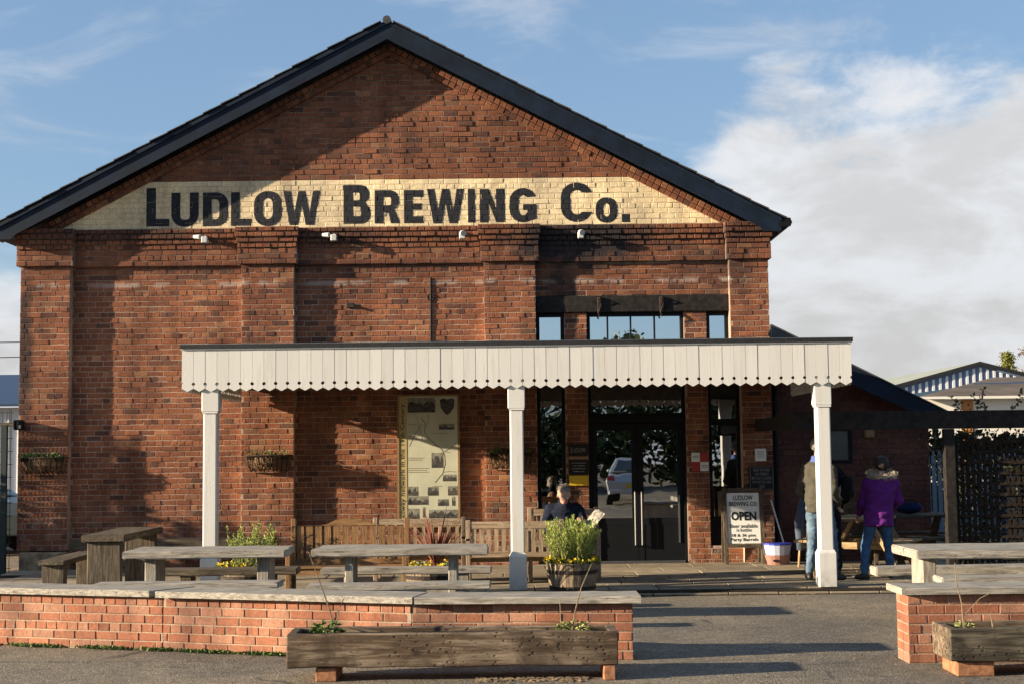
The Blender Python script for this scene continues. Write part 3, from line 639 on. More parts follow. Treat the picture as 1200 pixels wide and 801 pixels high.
for x0, x1, hx in ((1.18, 1.862, 1.815), (1.868, 2.55, 1.915)):
    d = MB(); st_ = .085
    d.box(x0, x0+st_, 21.47, 21.52, .09, 2.13); d.box(x1-st_, x1, 21.47, 21.52, .09, 2.13)
    d.box(x0+st_, x1-st_, 21.47, 21.52, 2.03, 2.13); d.box(x0+st_, x1-st_, 21.47, 21.52, .62, .72); d.box(x0+st_, x1-st_, 21.475, 21.51, .09, .62)
    do = d.build('door', 'black', bw)
    tl = 0 if x0 < 1.5 else .016                                 # the right leaf's glass sits a touch askew
    MB().add([(x0+st_, 21.486-tl/2, .72), (x1-st_, 21.486+tl/2, .72), (x1-st_, 21.486+tl/2, 2.03), (x0+st_, 21.486-tl/2, 2.03), (x0+st_, 21.492-tl/2, .72), (x1-st_, 21.492+tl/2, .72), (x1-st_, 21.492+tl/2, 2.03), (x0+st_, 21.492-tl/2, 2.03)], [(0,1,2,3), (4,5,6,7), (0,1,5,4), (1,2,6,5), (2,3,7,6), (3,0,4,7)]).build('pane', 'glass', do)
    MB().tube([(hx, 21.47, 1.12), (hx, 21.41, 1.11), (hx, 21.41, .32), (hx, 21.47, .31)], .011, 6).build('handle', 'steel', do)
MB().box(2.47, 2.49, 21.44, 21.469, .35, 1.05).build('door_edge_strip', 'steel', bw)
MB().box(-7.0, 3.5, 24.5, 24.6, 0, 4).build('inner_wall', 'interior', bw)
ex = thing('exit_sign', 'small pale green lit-look box hanging inside above the entrance doors', 'sign', (1.86, 22.1, 2.42))
MB().box(1.70, 2.02, 22.08, 22.12, 2.32, 2.52).build('panel', 'exit', ex); MB().box(1.69, 2.03, 22.07, 22.13, 2.521, 2.56).build('casing', 'whiteprint', ex)
# small floodlights on the cornice
def floodlight(x, z, lab, two):
    t = thing('floodlight', lab, 'light', (x, 21.2, z), group='small white floodlights along the cornice')
    MB().tube([(x, 21.29, z+.06), (x, 21.22, z+.05), (x, 21.19, z+.02)], .012, 6).build('bracket', 'white_plastic', t)
    MB().box(x-.045, x+.045, 21.15, 21.22, z-.06, z+.04, ch=.01).build('housing', 'white_plastic', t)
    if two: MB().tube([(x-.17, 21.24, z+.045), (x-.07, 21.18, z+.035)], [.028, .036], 8).build('sensor', 'white_plastic', t)
    else: MB().tube([(x-.01, 21.22, z+.05), (x+.02, 21.12, z+.02)], [.03, .045], 8).build('sensor', 'white_plastic', t)
floodlight(-4.60, 4.95, 'small white floodlight on the cornice under the letters U and D', True)
floodlight(-2.66, 4.96, 'small white floodlight on the cornice under the gap after the first word', True)
floodlight(-.73, 4.97, 'small white floodlight on the cornice under the letter I', False)
floodlight(1.05, 4.96, 'small white floodlight on the cornice under the big letter C', False)

# ================================================================== SIDE WING
wg = thing('side_wing', 'low dark brick lean-to wing on the right side of the brewery', 'building', (5.1, 21.6, 0))
MB().prism([(3.86, 0), (6.30, 0), (6.30, 2.20), (3.86, 3.38)], 21.612, 27).build('wall', 'mortar_dark', wg)
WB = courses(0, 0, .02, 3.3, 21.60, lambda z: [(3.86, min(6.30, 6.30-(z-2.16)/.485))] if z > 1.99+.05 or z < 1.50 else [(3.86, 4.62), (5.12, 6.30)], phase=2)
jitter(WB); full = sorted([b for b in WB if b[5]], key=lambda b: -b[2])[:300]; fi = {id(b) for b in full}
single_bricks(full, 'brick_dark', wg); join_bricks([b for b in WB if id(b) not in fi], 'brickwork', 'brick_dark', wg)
MB().prism([(3.86, 3.55), (6.45, 2.24), (6.45, 2.20), (3.86, 3.50)], 21.15, 27).build('roof', 'slate', wg)
MB().prism([(3.86, 3.54), (6.44, 2.235), (5.95, 2.235), (3.86, 3.24)], 21.10, 21.148).build('bargeboard', 'navy', wg)
MB().prism([(3.86, 3.575), (6.45, 2.265), (6.45, 2.241), (3.86, 3.551)], 21.08, 21.6).build('verge_slates', 'slate', wg)
w_ = MB().box(4.62, 4.67, 21.56, 21.611, 1.50, 2.04).box(5.07, 5.12, 21.56, 21.611, 1.50, 2.04).box(4.67, 5.07, 21.56, 21.611, 1.99, 2.04).box(4.67, 5.07, 21.56, 21.611, 1.50, 1.55).build('window', 'black', wg)
MB().box(4.67, 5.07, 21.585, 21.59, 1.55, 1.99).build('pane', plain('dusty_window_pane', (.10, .10, .09), .25, .5), w_)
lm = thing('wall_lamp', 'small tan bulkhead lamp on the side wing wall beside its window', 'lamp', (5.39, 21.55, 1.93))
MB().box(5.32, 5.46, 21.52, 21.595, 1.88, 2.0, ch=.01).build('housing', 'tan_frame', lm); MB().box(5.34, 5.44, 21.50, 21.519, 1.90, 1.98).build('lens', 'tan_frame', lm)
MB().tube([(3.93, 21.35, 0.06), (3.93, 21.35, 3.3)], .035, 8).build('drainpipe', 'black', wg)

# ================================================================== CANOPY
cn = thing('canopy', 'white timber canopy with scalloped valance on posts across the brewery front', 'canopy', (.05, 17.4, 0))
CX0, CX1, CY0 = -4.05, 4.155, 17.40
MB().prism([(CX0-.02, 3.03), (CX1+.02, 3.03), (CX1+.02, 3.075), (CX0-.02, 3.075)], CY0-.03, 21.29).build('roof_deck', 'edge', cn)
MB().box(CX0-.01, CX1+.01, CY0-.018, CY0-.001, 3.015, 3.029).build('drip_edge', 'white', cn)
MB().box(CX0-.022, CX1+.022, CY0-.034, CY0-.005, 3.076, 3.084).build('felt_edge', 'steel', cn)
MB().box(CX0+.03, CX1-.03, CY0+.03, CY0+.13, 2.62, 3.0).build('front_beam', 'soffit', cn)
MB().box(CX0+.03, CX0+.12, CY0+.14, 21.27, 2.72, 3.0).build('side_beam', 'soffit', cn); MB().box(CX1-.12, CX1-.03, CY0+.14, 21.27, 2.72, 3.0).build('side_beam', 'soffit', cn)
for k in range(13):
    x = CX0+.6+k*.585; MB().box(x, x+.05, CY0+.14, 21.27, 2.87, 3.02).build('joist', 'soffit', cn)
MB().box(CX0+.13, CX1-.13, CY0+.14, 21.27, 3.021, 3.028).build('ceiling_boards', 'soffit', cn)
# scalloped boards: shared meshes
P_ = (CX1-CX0)/57
def board_poly(wd, h0=2.505, top=3.012, hz=2.598, hr=.020, tooth=.038):
    x = wd/2; g = .0016
    hole_r = [(x-g-hr*math.cos(R(a)), hz+hr*math.sin(R(a))) for a in range(-90, 91, 30)]
    hole_l = [(-x+g+hr*math.cos(R(a)), hz-hr*math.sin(R(a))) for a in range(-90, 91, 30)]
    return [(-x+g, h0+tooth), (0, h0), (x-g, h0+tooth)]+hole_r+[(x-g, top), (-x+g, top)]+hole_l
bm0 = [MB().prism(board_poly(P_), -d, .022-d).mesh('valance_board', 'white') for d in (0, .0015, .003)]
for i in range(57):
    o = bpy.data.objects.new('valance_board', random.choice(bm0)); o.location = (CX0+(i+.5)*P_-offs(cn).x, CY0-offs(cn).y, random.uniform(-.003, .003)); link(o, cn)
for sx, px in ((1, CX0-.005), (-1, CX1-.017)):
    for i in range(26):
        o = bpy.data.objects.new('valance_board', random.choice(bm0)); o.rotation_euler = (0, 0, math.pi/2)
        o.location = (px+.022-offs(cn).x, CY0+.025+(i+.5)*P_-offs(cn).y, 0); link(o, cn)
# posts
for x in (-3.705, .045, 3.80):
    y = 17.5
    p = MB().box(x-.083, x+.083, y-.083, y+.083, .50, 2.24, ch=.014).build('post', 'white', cn)
    MB().box(x-.105, x+.105, y-.076, y+.105, 2.262, 2.61, ch=.008).build('cap_block', 'white', p)
    MB().box(x-.092, x+.092, y-.092, y+.092, 2.24, 2.261).build('cap_moulding', 'white', p)
    MB().box(x-.108, x+.108, y-.108, y+.108, .055, .475, ch=.008).build('plinth_block', 'white', p)
    MB().add([(x+sx*.100, y+sy*.100, .476) for sx, sy in ((-1,-1), (1,-1), (1,1), (-1,1))]+[(x+sx*.083, y+sy*.083, .51) for sx, sy in ((-1,-1), (1,-1), (1,1), (-1,1))], [(0,1,5,4), (1,2,6,5), (2,3,7,6), (3,0,4,7), (4,5,6,7)]).build('plinth_moulding', 'white', p)

# ================================================================== GARDEN WALLS
def low_wall(name, label, segs, ncourse, thick, coping, cop_z, endcap=()):
    t = thing(name, label, 'wall', (segs[0][0][0], segs[0][0][1], 0)); hch = .078; off = offs(t); top = ncourse*hch+.004
    core = MB(); bl = []
    for (ax, ay), (bx_, by) in segs:
        d = Vector((bx_-ax, by-ay, 0)); Lg = d.length; u = d/Lg; nrm = Vector((-u.y, u.x, 0))     # u runs left to right, nrm points away from the camera
        rz = math.atan2(u.y, u.x); a = Vector((ax, ay, 0))
        q = [a+nrm*MD+u*.004, a+u*(Lg-.004)+nrm*MD, a+u*(Lg-.004)+nrm*(thick-MD), a+u*.004+nrm*(thick-MD)]
        core.add([(p.x, p.y, z) for z in (0, top-.006) for p in q], [(0,1,2,3), (4,5,6,7), (0,1,5,4), (1,2,6,5), (2,3,7,6), (3,0,4,7)])
        for k in range(ncourse):
            header = (k == ncourse-1 or k == 2); pt = .1105 if header else .221; x = -(k % 2)*pt*.5-((k*5) % 3)*.03
            while x < Lg:
                l, r = max(x, 0), min(x+pt, Lg); x += pt
                if r-l < .04: continue
                c = a+u*((l+r)/2)+nrm*max(-.004, min(random.gauss(0, .0015), .003))
                bl.append([0, 0, r-l-.010, hch-.010, 0, True, header, .05, (c.x, c.y, (k+.5)*hch), rz+random.gauss(0, .004)])
    for (ax, ay), (bx_, by) in endcap:                       # ends, seen edge-on
        d = Vector((bx_-ax, by-ay, 0)); Lg = d.length; u = d/Lg; rz = math.atan2(u.y, u.x); a = Vector((ax, ay, 0))
        for k in range(ncourse):
            cuts = [0, Lg*.64, Lg] if k % 2 else [0, Lg*.33, Lg]
            for l, r in zip(cuts, cuts[1:]):
                c = a+u*((l+r)/2); bl.append([0, 0, r-l-.010, hch-.010, 0, True, False, .02, (c.x, c.y, (k+.5)*hch), rz])
    core.build('wall_core', 'mortar_new', t)
    single_bricks(bl, 'brick_new', t)
    for (a, b, c, d, z) in coping:                            # four corners in plan
        mb = MB(); n = 10; th = .055
        for i in range(n+1):
            f = i/n; p = Vector(a).lerp(Vector(b), f); q = Vector(d).lerp(Vector(c), f); w1 = random.gauss(0, .002); w2 = random.gauss(0, .002); w3 = random.gauss(0, .0015)
            base = len(mb.v)
            mb.v += [(p.x, p.y+w1, z), (p.x, p.y+w1-.0, z+th-.008), (p.x, p.y+w1+.010, z+th+w3), (q.x, q.y-.01+w2, z+th+w3), (q.x, q.y+w2, z+th-.008), (q.x, q.y+w2, z)]
            if i: mb.f += [(base-6+k, base-6+(k+1) % 6, base+(k+1) % 6, base+k) for k in range(6)]; mb.m += [0]*6
        mb.f += [(0, 1, 2, 3, 4, 5), tuple(len(mb.v)-6+k for k in range(6))]; mb.m += [0, 0]
        mb.build('coping_board', 'oakx', t)
    return t
low_wall('low_brick_wall', 'long low curved red brick wall with timber coping in front of the oak tables',
    [((-6.6, 13.92), (-3.15, 12.87)), ((-3.15, 12.87), (-.87, 12.10)), ((-.87, 12.10), (.985, 11.98))], 6, .34,
    [((-6.6, 13.86), (-3.27, 12.84), (-2.95, 13.26), (-6.6, 14.34), .478), ((-3.20, 12.79), (-.86, 12.02), (-.76, 12.48), (-2.90, 13.22), .478), ((-.84, 12.00), (1.045, 11.90), (1.045, 12.38), (-.74, 12.46), .478)], None,
    endcap=[])
low_wall('short_brick_wall', 'short red brick wall with timber coping at the right edge beside the driveway',
    [((3.175, 11.64), (6.2, 11.64))], 7, .34, [((3.115, 11.57), (6.25, 11.57), (6.25, 12.03), (3.11, 12.03), .556)], None,
    endcap=[((3.175, 11.975), (3.175, 11.645))])

# ================================================================== SLEEPER TROUGHS
def leaf_quads(mb, pts, dirs, ln, wd, mi=0, droop=0):
    for p, d in zip(pts, dirs):
        p = Vector(p); d = Vector(d).normalized(); s = d.cross(Vector((random.gauss(0, 1), random.gauss(0, 1), random.gauss(0, 1)))).normalized()
        l = ln*random.uniform(.7, 1.3); w_ = wd*random.uniform(.7, 1.3)
        q = p+d*l*.5+s*w_/2; r = p+d*l*.5-s*w_/2; e = p+d*l+Vector((0, 0, -droop*l))
        mb.add([p, q, e, r], [(0, 1, 2, 3)], mi)
def tuft(c, r, h, n, ln, wd, mat, name, label, cat, seed=0, up=.6, kind=None, group=None):
    mb = MB()
    for _ in range(n):
        a = random.uniform(0, 6.28); rr = r*math.sqrt(random.random()); z = h*random.random()*(1-rr/r*.5)
        p = (c[0]+rr*math.cos(a), c[1]+rr*math.sin(a), c[2]+z); d = (math.cos(a)*(rr/r+.3)+random.gauss(0, .4), math.sin(a)*(rr/r+.3)+random.gauss(0, .4), up+random.gauss(0, .4))
        leaf_quads(mb, [p], [d], ln, wd, droop=.25)
    o = mb.build(name, mat, None, loc=c); return tag(o, label, cat, group, kind)
def twig(pts, r, label, group=None, side=()):
    t = MB().tube(pts, [r*(1-.6*i/(len(pts)-1)) for i in range(len(pts))], 5)
    for s in side: t.tube(s, [r*.6, r*.35], 4)
    return tag(t.build('dead_weed', 'bark', None, loc=pts[0]), label, 'dead plant', group)
def trough(name, label, x0, x1, y0, y1, z0, z1, feet, feetmat, soilz, front='sleeper'):
    t = thing(name, label, 'planter', (x0, y0, 0)); th = .07
    for nm, (a, b, c, d) in (('front_board', (x0, x1, y0, y0+th)), ('back_board', (x0, x1, y1-th, y1)), ('end_board', (x0, x0+th, y0+th+.001, y1-th-.001)), ('end_board', (x1-th, x1, y0+th+.001, y1-th-.001))):
        bm = bmesh.new(); bmesh.ops.create_cube(bm, size=1)
        for q in bm.verts: q.co = Vector(((a+b)/2+q.co.x*(b-a), (c+d)/2+q.co.y*(d-c), (z0+z1)/2+q.co.z*(z1-z0)))
        if nm != 'end_board': bmesh.ops.subdivide_edges(bm, edges=[e for e in bm.edges if abs(e.verts[0].co.x-e.verts[1].co.x) > .5], cuts=24)
        bmesh.ops.bevel(bm, geom=[e for e in bm.edges if e.calc_face_angle(0) > .5], offset=.008, segments=1, affect='EDGES')
        for q in bm.verts:
            n3 = mnoise.noise_vector(q.co*3.1); q.co += Vector((n3.x*.004, n3.y*.006, n3.z*.009))
        bm.verts.index_update(); mb = MB().add([q.co[:] for q in bm.verts], [[q.index for q in f.verts] for f in bm.faces]); bm.free()
        mb.build(nm, front if nm == 'front_board' else 'sleeper', t)
    MB().box(x0+th, x1-th, y0+th, y1-th, z0+.02, soilz).build('soil', 'soil', t)
    for f in feet: MB().box(*f, ch=.006).build('foot', feetmat, t)
    return t
trough('sleeper_trough', 'long weathered railway sleeper trough raised on feet before the left brick wall', -1.75, .785, 11.0, 11.46, .11, .365,
       [(-1.53, -1.37, 11.04, 11.44, 0, .105), (.67, .76, 10.97, 11.40, 0, .105)], 'terracotta', .33)
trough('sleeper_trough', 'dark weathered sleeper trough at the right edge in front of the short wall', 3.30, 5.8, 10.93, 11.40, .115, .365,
       [(3.36, 3.64, 10.97, 11.36, 0, .11), (5.0, 5.2, 10.97, 11.36, 0, .11)], 'terracotta', .32, 'sleeper_shaded')
tuft((-1.46, 11.2, .33), .10, .13, 160, .06, .022, 'weed', 'leafy_plant', 'small leafy plant at the left end of the left sleeper trough', 'plant')
tuft((.45, 11.2, .33), .13, .10, 260, .04, .018, 'grass', 'sedum_plant', 'low yellow-green plant near the right end of the left sleeper trough', 'plant')
tuft((3.50, 11.2, .32), .07, .07, 80, .04, .016, 'grass', 'sprouting_plant', 'tiny green sprout at the base of the stem in the right trough', 'plant')
tuft((4.35, 11.15, .32), .22, .06, 260, .05, .010, 'grass', 'dry_grass_clump', 'low dry grass clump in the right-hand sleeper trough', 'plant')
twig([(-1.40, 11.2, .33), (-1.44, 11.2, .52), (-1.50, 11.18, .70), (-1.60, 11.16, .98)], .008, 'tall bare leaning stem at the left end of the left trough', side=(((-1.42, 11.2, .42), (-1.33, 11.22, .62)), ((-1.40, 11.2, .40), (-1.36, 11.2, .55))))
twig([(.44, 11.2, .33), (.47, 11.2, .50), (.52, 11.2, .68), (.60, 11.18, .86)], .007, 'tall bare stem rising from the yellow-green plant in the left trough', side=(((.36, 11.2, .33), (.35, 11.2, .60)),))
twig([(3.49, 11.2, .32), (3.48, 11.2, .52), (3.44, 11.19, .70), (3.43, 11.18, .84)], .007, 'tall thin bare stem in the right sleeper trough', side=(((3.48, 11.2, .42), (3.62, 11.2, .56)), ((3.62, 11.2, .56), (3.70, 11.2, .60))))
twig([(3.72, 11.2, .32), (3.70, 11.2, .45)], .009, 'short pale stub of stem in the middle of the right trough')
mb = MB()                                                             # weeds along the foot of the wall
for _ in range(2600):
    x = -5.6+3.9*random.random()**.7; fy = 12.87-(x+3.15)*.338 if x > -3.15 else 12.87-(x+3.15)*.304
    if mnoise.noise(Vector((x*3.1, 0, 0))) < -.12 and random.random() < .85: continue
    p = (x, fy-.01-abs(random.gauss(0, .03)), 0); leaf_quads(mb, [p], [(random.gauss(0, .6), random.gauss(-.2, .5), 1)], .05, .014, droop=.3)
tag(mb.build('weeds', 'weed', None, loc=(-3.5, 12.9, 0)), 'ragged green weeds along the foot of the left brick wall', 'weeds', None, 'stuff')
mb = MB()
for _ in range(420):
    x = random.uniform(-.3, .55); y = 11.05+random.gauss(0, .07); s = random.uniform(.005, .012); mb.box(x-s, x+s, y-s, y+s, .001, .001+s)
tag(mb.build('gravel', 'stone', None, loc=(.1, 11, 0)), 'scatter of loose gravel under the left sleeper trough', 'gravel', None, 'stuff')

mb = MB()
for _ in range(260):
    x = random.uniform(-4, 6); y = random.choice((random.uniform(9.6, 17), 11.9+random.gauss(0, .12), 17.05+random.gauss(0, .05)))
    if x < 1 and 11.4 < y < 12.9: y = 11.7 if x > -1 else 12.2
    a = random.uniform(0, 6.28); l = random.uniform(.012, .03); p = Vector((x, y, .006)); mb.add([p, p+Vector((math.cos(a)*l, math.sin(a)*l, .004)), p+Vector((math.cos(a)*l*1.6-math.sin(a)*l*.3, math.sin(a)*l*1.6+math.cos(a)*l*.3, .010)), p+Vector((-math.sin(a)*l*.7, math.cos(a)*l*.7, .003))], [(0, 1, 2, 3)])
tag(mb.build('leaf_litter', 'coir', None, loc=(1, 13, 0)), 'scattered small dead leaves and grit on the tarmac', 'leaf litter', None, 'stuff')
# ================================================================== OAK TABLES AND BENCHES
def slabtop(x0, x1, y0, y1, z0, z1, seed):
    bm = bmesh.new(); bmesh.ops.create_cube(bm, size=1)
    for q in bm.verts: q.co = Vector(((x0+x1)/2+q.co.x*(x1-x0), (y0+y1)/2+q.co.y*(y1-y0), (z0+z1)/2+q.co.z*(z1-z0)))
    ax = 0 if x1-x0 > y1-y0 else 1
    bmesh.ops.subdivide_edges(bm, edges=[e for e in bm.edges if abs(e.verts[0].co[ax]-e.verts[1].co[ax]) > .3], cuts=12)
    bmesh.ops.bevel(bm, geom=[e for e in bm.edges if e.calc_face_angle(0) > .5], offset=.010, segments=2, affect='EDGES')
    for q in bm.verts:
        n3 = mnoise.noise_vector(q.co*2.3+Vector((seed, 0, 0))); q.co += n3*.008
    bm.verts.index_update(); mb = MB().add([q.co[:] for q in bm.verts], [[q.index for q in f.verts] for f in bm.faces]); bm.free(); return mb
def oak_table(label, x0, x1, y0, y1, top, th, inset, legw, mat='oak', along='x', group='heavy oak plank tables'):
    t = thing('oak_table', label, 'table', ((x0+x1)/2, (y0+y1)/2, 0), group=group); g = .008
    if along == 'x':
        ym = (y0+y1)/2
        slabtop(x0, x1, y0, ym-g/2, top-th, top, x0).build('tabletop_plank', mat+'x', t); slabtop(x0+.01, x1-.015, ym+g/2, y1, top-th, top, x1).build('tabletop_plank', mat+'x', t)
        for x in (x0+inset, x1-inset-legw):
            MB().box(x, x+legw, ym-.22, ym+.16, .002, top-th, ch=.008).build('leg', mat+'z', t)
        MB().box(x0+inset+legw, x1-inset-legw, (y0+y1)/2-.05, (y0+y1)/2+.05, .30, .40).build('stretcher', mat+'x', t)
    else:
        slabtop(x0, x1, y0, y1, top-th, top, x0).build('tabletop_plank', mat+'y', t)
        for y in (y0+inset, y1-inset-legw): MB().box(x0+.06, x1-.06, y, y+legw, .002, top-th, ch=.01).build('leg', mat+'z', t)
    return t
def oak_bench(label, x0, x1, y0, y1, top, th, inset, legw, mat='oak', along='x', leg0=.002):
    t = thing('oak_bench', label, 'bench', ((x0+x1)/2, (y0+y1)/2, 0), group='heavy oak plank benches')
    slabtop(x0, x1, y0, y1, top-th, top, x0+3).build('seat', mat+along, t)
    if along == 'x':
        for x in (x0+inset, x1-inset-legw): MB().box(x, x+legw, y0+.03, y1-.03, leg0, top-th, ch=.006).build('leg', mat+'z', t)
    else:
        for y in (y0+inset, y1-inset-legw): MB().box(x0+.03, x1-.03, y, y+legw, leg0, top-th, ch=.006).build('leg', mat+'z', t)
    return t
oak_table('grey oak plank table in front of the left white post', -3.94, -2.30, 14.4, 15.15, .775, .075, .19, .12)
oak_table('grey oak plank table in front of the brown arched bench', -2.04, -.26, 14.4, 15.15, .775, .075, .32, .09)
oak_table('long grey oak plank table at the right edge behind the short wall', 3.76, 6.3, 13.4, 14.35, .775, .085, .12, .13)
oak_table('dark old oak table with thick slab legs standing end-on at the far left', -5.14, -4.62, 17.0, 18.85, .80, .085, .05, .10, 'darkoak', 'y')
oak_bench('grey oak bench directly behind the wall, in front of the left table', -4.05, -2.26, 13.75, 14.05, .515, .06, .25, .09)
oak_bench('grey oak bench directly behind the wall, in front of the middle table', -2.00, -.23, 13.75, 14.05, .485, .06, .25, .09)
oak_bench('grey oak bench on the far side of the left table', -3.88, -2.36, 15.55, 15.85, .50, .07, .25, .12, 'darkoak')
oak_bench('grey oak bench on the far side of the middle table', -2.10, -.25, 15.55, 15.85, .49, .07, .25, .12)
oak_bench('oak bench in front of the long right-hand table, just over the short wall', 3.84, 6.3, 12.9, 13.2, .57, .06, .5, .1)
oak_bench('oak bench on the far side of the long right-hand table', 3.72, 6.3, 14.75, 15.05, .51, .09, .62, .1)
oak_bench('dark oak bench standing end-on left of the dark oak table', -5.68, -5.36, 17.1, 18.7, .50, .06, .06, .14, 'darkoak', 'y')
oak_bench('low sleeper bench along the foot of the facade behind the dark oak table', -6.35, -3.45, 20.45, 20.8, .53, .13, .3, .2, 'darkoak', 'x', .06)

def garden_bench(label, x0, x1, y, mat, top, arch=0, face=-1, nsl=12, slatz=None, arms=True, gz=0.0, sw=.045):
    """face -1: the seat is on the camera's side of the back"""
    t = thing('garden_bench', label, 'bench', ((x0+x1)/2, y, 0), group='slatted wooden garden benches'); s = .045; dep = .46*face
    zs = .43+gz
    for x in (x0, x1-.055):
        MB().box(x, x+.055, min(y, y+s*face), max(y, y+s*face), gz+.002, top+(.02 if not arch else 0), ch=.004).build('leg', mat+'z', t)
        MB().box(x, x+.055, min(y+dep, y+dep-s*face), max(y+dep, y+dep-s*face), gz+.002, zs+.20, ch=.004).build('leg', mat+'z', t)
        if arms: MB().box(x-.008, x+.063, min(y, y+dep*1.05), max(y, y+dep*1.05), zs+.201, zs+.235, ch=.004).build('arm', mat+'y', t)
        MB().box(x+.01, x+.045, min(y+.046*face, y+dep-.046*face), max(y+.046*face, y+dep-.046*face), zs-.08, zs-.02).build('side_rail', mat+'y', t)
    a, b = x0+.056, x1-.056
    n = 14; pl = [(a+(b-a)*i/n, top-.085) for i in range(n+1)]
    pu = [(a+(b-a)*i/n, top-arch+arch*math.exp(-((i/n-.5)/.19)**4)) for i in range(n, -1, -1)]
    MB().prism(pl+pu, y+.006*face, y+.038*face).build('top_rail', mat+'x', t)
    lz = slatz or zs+.03
    MB().box(a, b, min(y+.006*face, y+.038*face), max(y+.006*face, y+.038*face), lz-.03, lz+.03).build('lower_rail', mat+'x', t)
    for i in range(nsl):
        x = a+(b-a)*(i+.5)/nsl
        MB().box(x-sw/2, x+sw/2, min(y+.012*face, y+.030*face), max(y+.012*face, y+.030*face), lz+.031, top-.086).build('back_slat', mat+'z', t)
    for i in range(6):
        yy = y+face*(.06+i*.070); MB().box(x0+.01, x1-.01, min(yy, yy+face*.058), max(yy, yy+face*.058), zs-.018, zs, ch=.003).build('seat_slat', mat+'x', t)
    MB().box(x0+.056, x1-.056, min(y+dep*.97, y+dep*.97-.03*face), max(y+dep*.97, y+dep*.97-.03*face), zs-.09, zs-.02).build('front_rail', mat+'x', t)
    return t
garden_bench('brown two-seat garden bench with an arched top rail behind the middle table', -2.64, -1.24, 17.0, 'teak', .97, .085, -1, 12, sw=.078)
garden_bench('pale straight-backed garden bench below the railway poster', -1.80, -.62, 18.3, 'greyteak', .89, 0, 1, 10)
garden_bench('pale slatted garden bench behind the middle white post', -.60, .62, 17.80, 'greyteak', .87, 0, 1, 12, sw=.055)
garden_bench('pale garden bench with the reading person sitting on it', .18, 1.12, 19.0, 'greyteak', .97, 0, -1, 9, gz=.06)
garden_bench('slatted garden bench against the side wing behind the picnic table', 4.45, 5.15, 20.75, 'darkoak', .95, 0, -1, 7, gz=.06)

# A-frame picnic tables
def picnic(label, x0, x1, yc, mat='pine', gz=.06):
    t = thing('picnic_table', label, 'table', ((x0+x1)/2, yc, 0), group='A-frame picnic tables'); z = .74+gz
    for i in range(5): MB().box(x0, x1, yc-.36+i*.145, yc-.36+i*.145+.135, z-.035, z, ch=.004).build('tabletop_plank', mat+'x', t)
    for sg in (-1, 1):
        for i in range(2): y0 = yc+sg*.62+(i-1)*.13; MB().box(x0, x1, y0, y0+.122, gz+.42, gz+.455, ch=.004).build('seat_plank', mat+'x', t)
    for x in (x0+.25, x1-.25):
        for sg in (-1, 1): MB().bar((x, yc+sg*.62, gz), (x, yc+sg*.22, z-.037), .045, .095, up=(1, 0, 0)).build('leg', mat+'z', t)
        MB().box(x+.048, x+.09, yc-.72, yc+.72, gz+.33, gz+.418, ch=.003).build('cross_rail', mat+'y', t)
    return t
# these two stand end-on, so they are built along x and turned
p1 = picnic('pale pine A-frame picnic table beside the person in the purple coat', 3.95, 5.35, 19.35)
p1.location = (4.72, 19.45, 0); p1.rotation_euler = (0, 0, R(62))
p2 = picnic('dark picnic table with a navy bag on it near the trellis', 4.9, 6.3, 19.6, 'darkoak')
p2.location = (5.62, 20.1, 0); p2.rotation_euler = (0, 0, R(8))
bag = thing('travel_bag', 'navy holdall lying on the dark picnic table', 'bag', (5.52, 20.0, .80))
b_ = MB().ell((5.52, 20.0, .89), .19, .10, .085, 14, 8).build('bag_body', 'bluebag', bag, smooth=True)
MB().tube([(5.42, 19.96, .93), (5.45, 19.93, 1.0), (5.58, 19.93, 1.0), (5.62, 19.96, .93)], .009, 5).build('strap', 'blackcloth', bag)
st = thing('parasol', 'closed grey-blue parasol leaning near the standing people', 'parasol', (4.04, 20.3, .06))
MB().loft([(4.06, 20.3, .30, .06, .06), (4.04, 20.3, .7, .07, .07), (4.09, 20.3, 1.05, .03, .03)], 8).build('canopy_cloth', 'parasol', st, smooth=True)
MB().tube([(4.02, 20.3, .06), (4.11, 20.3, 1.15)], .018, 6).build('pole', 'pinez', st)
MB().bar((3.91, 18.9, .062), (3.89, 18.9, .68), .07, .035).build('loose_plank', 'pinez', None)
tag(bpy.data.objects['loose_plank'], 'upright pale timber plank left of the standing people', 'plank')

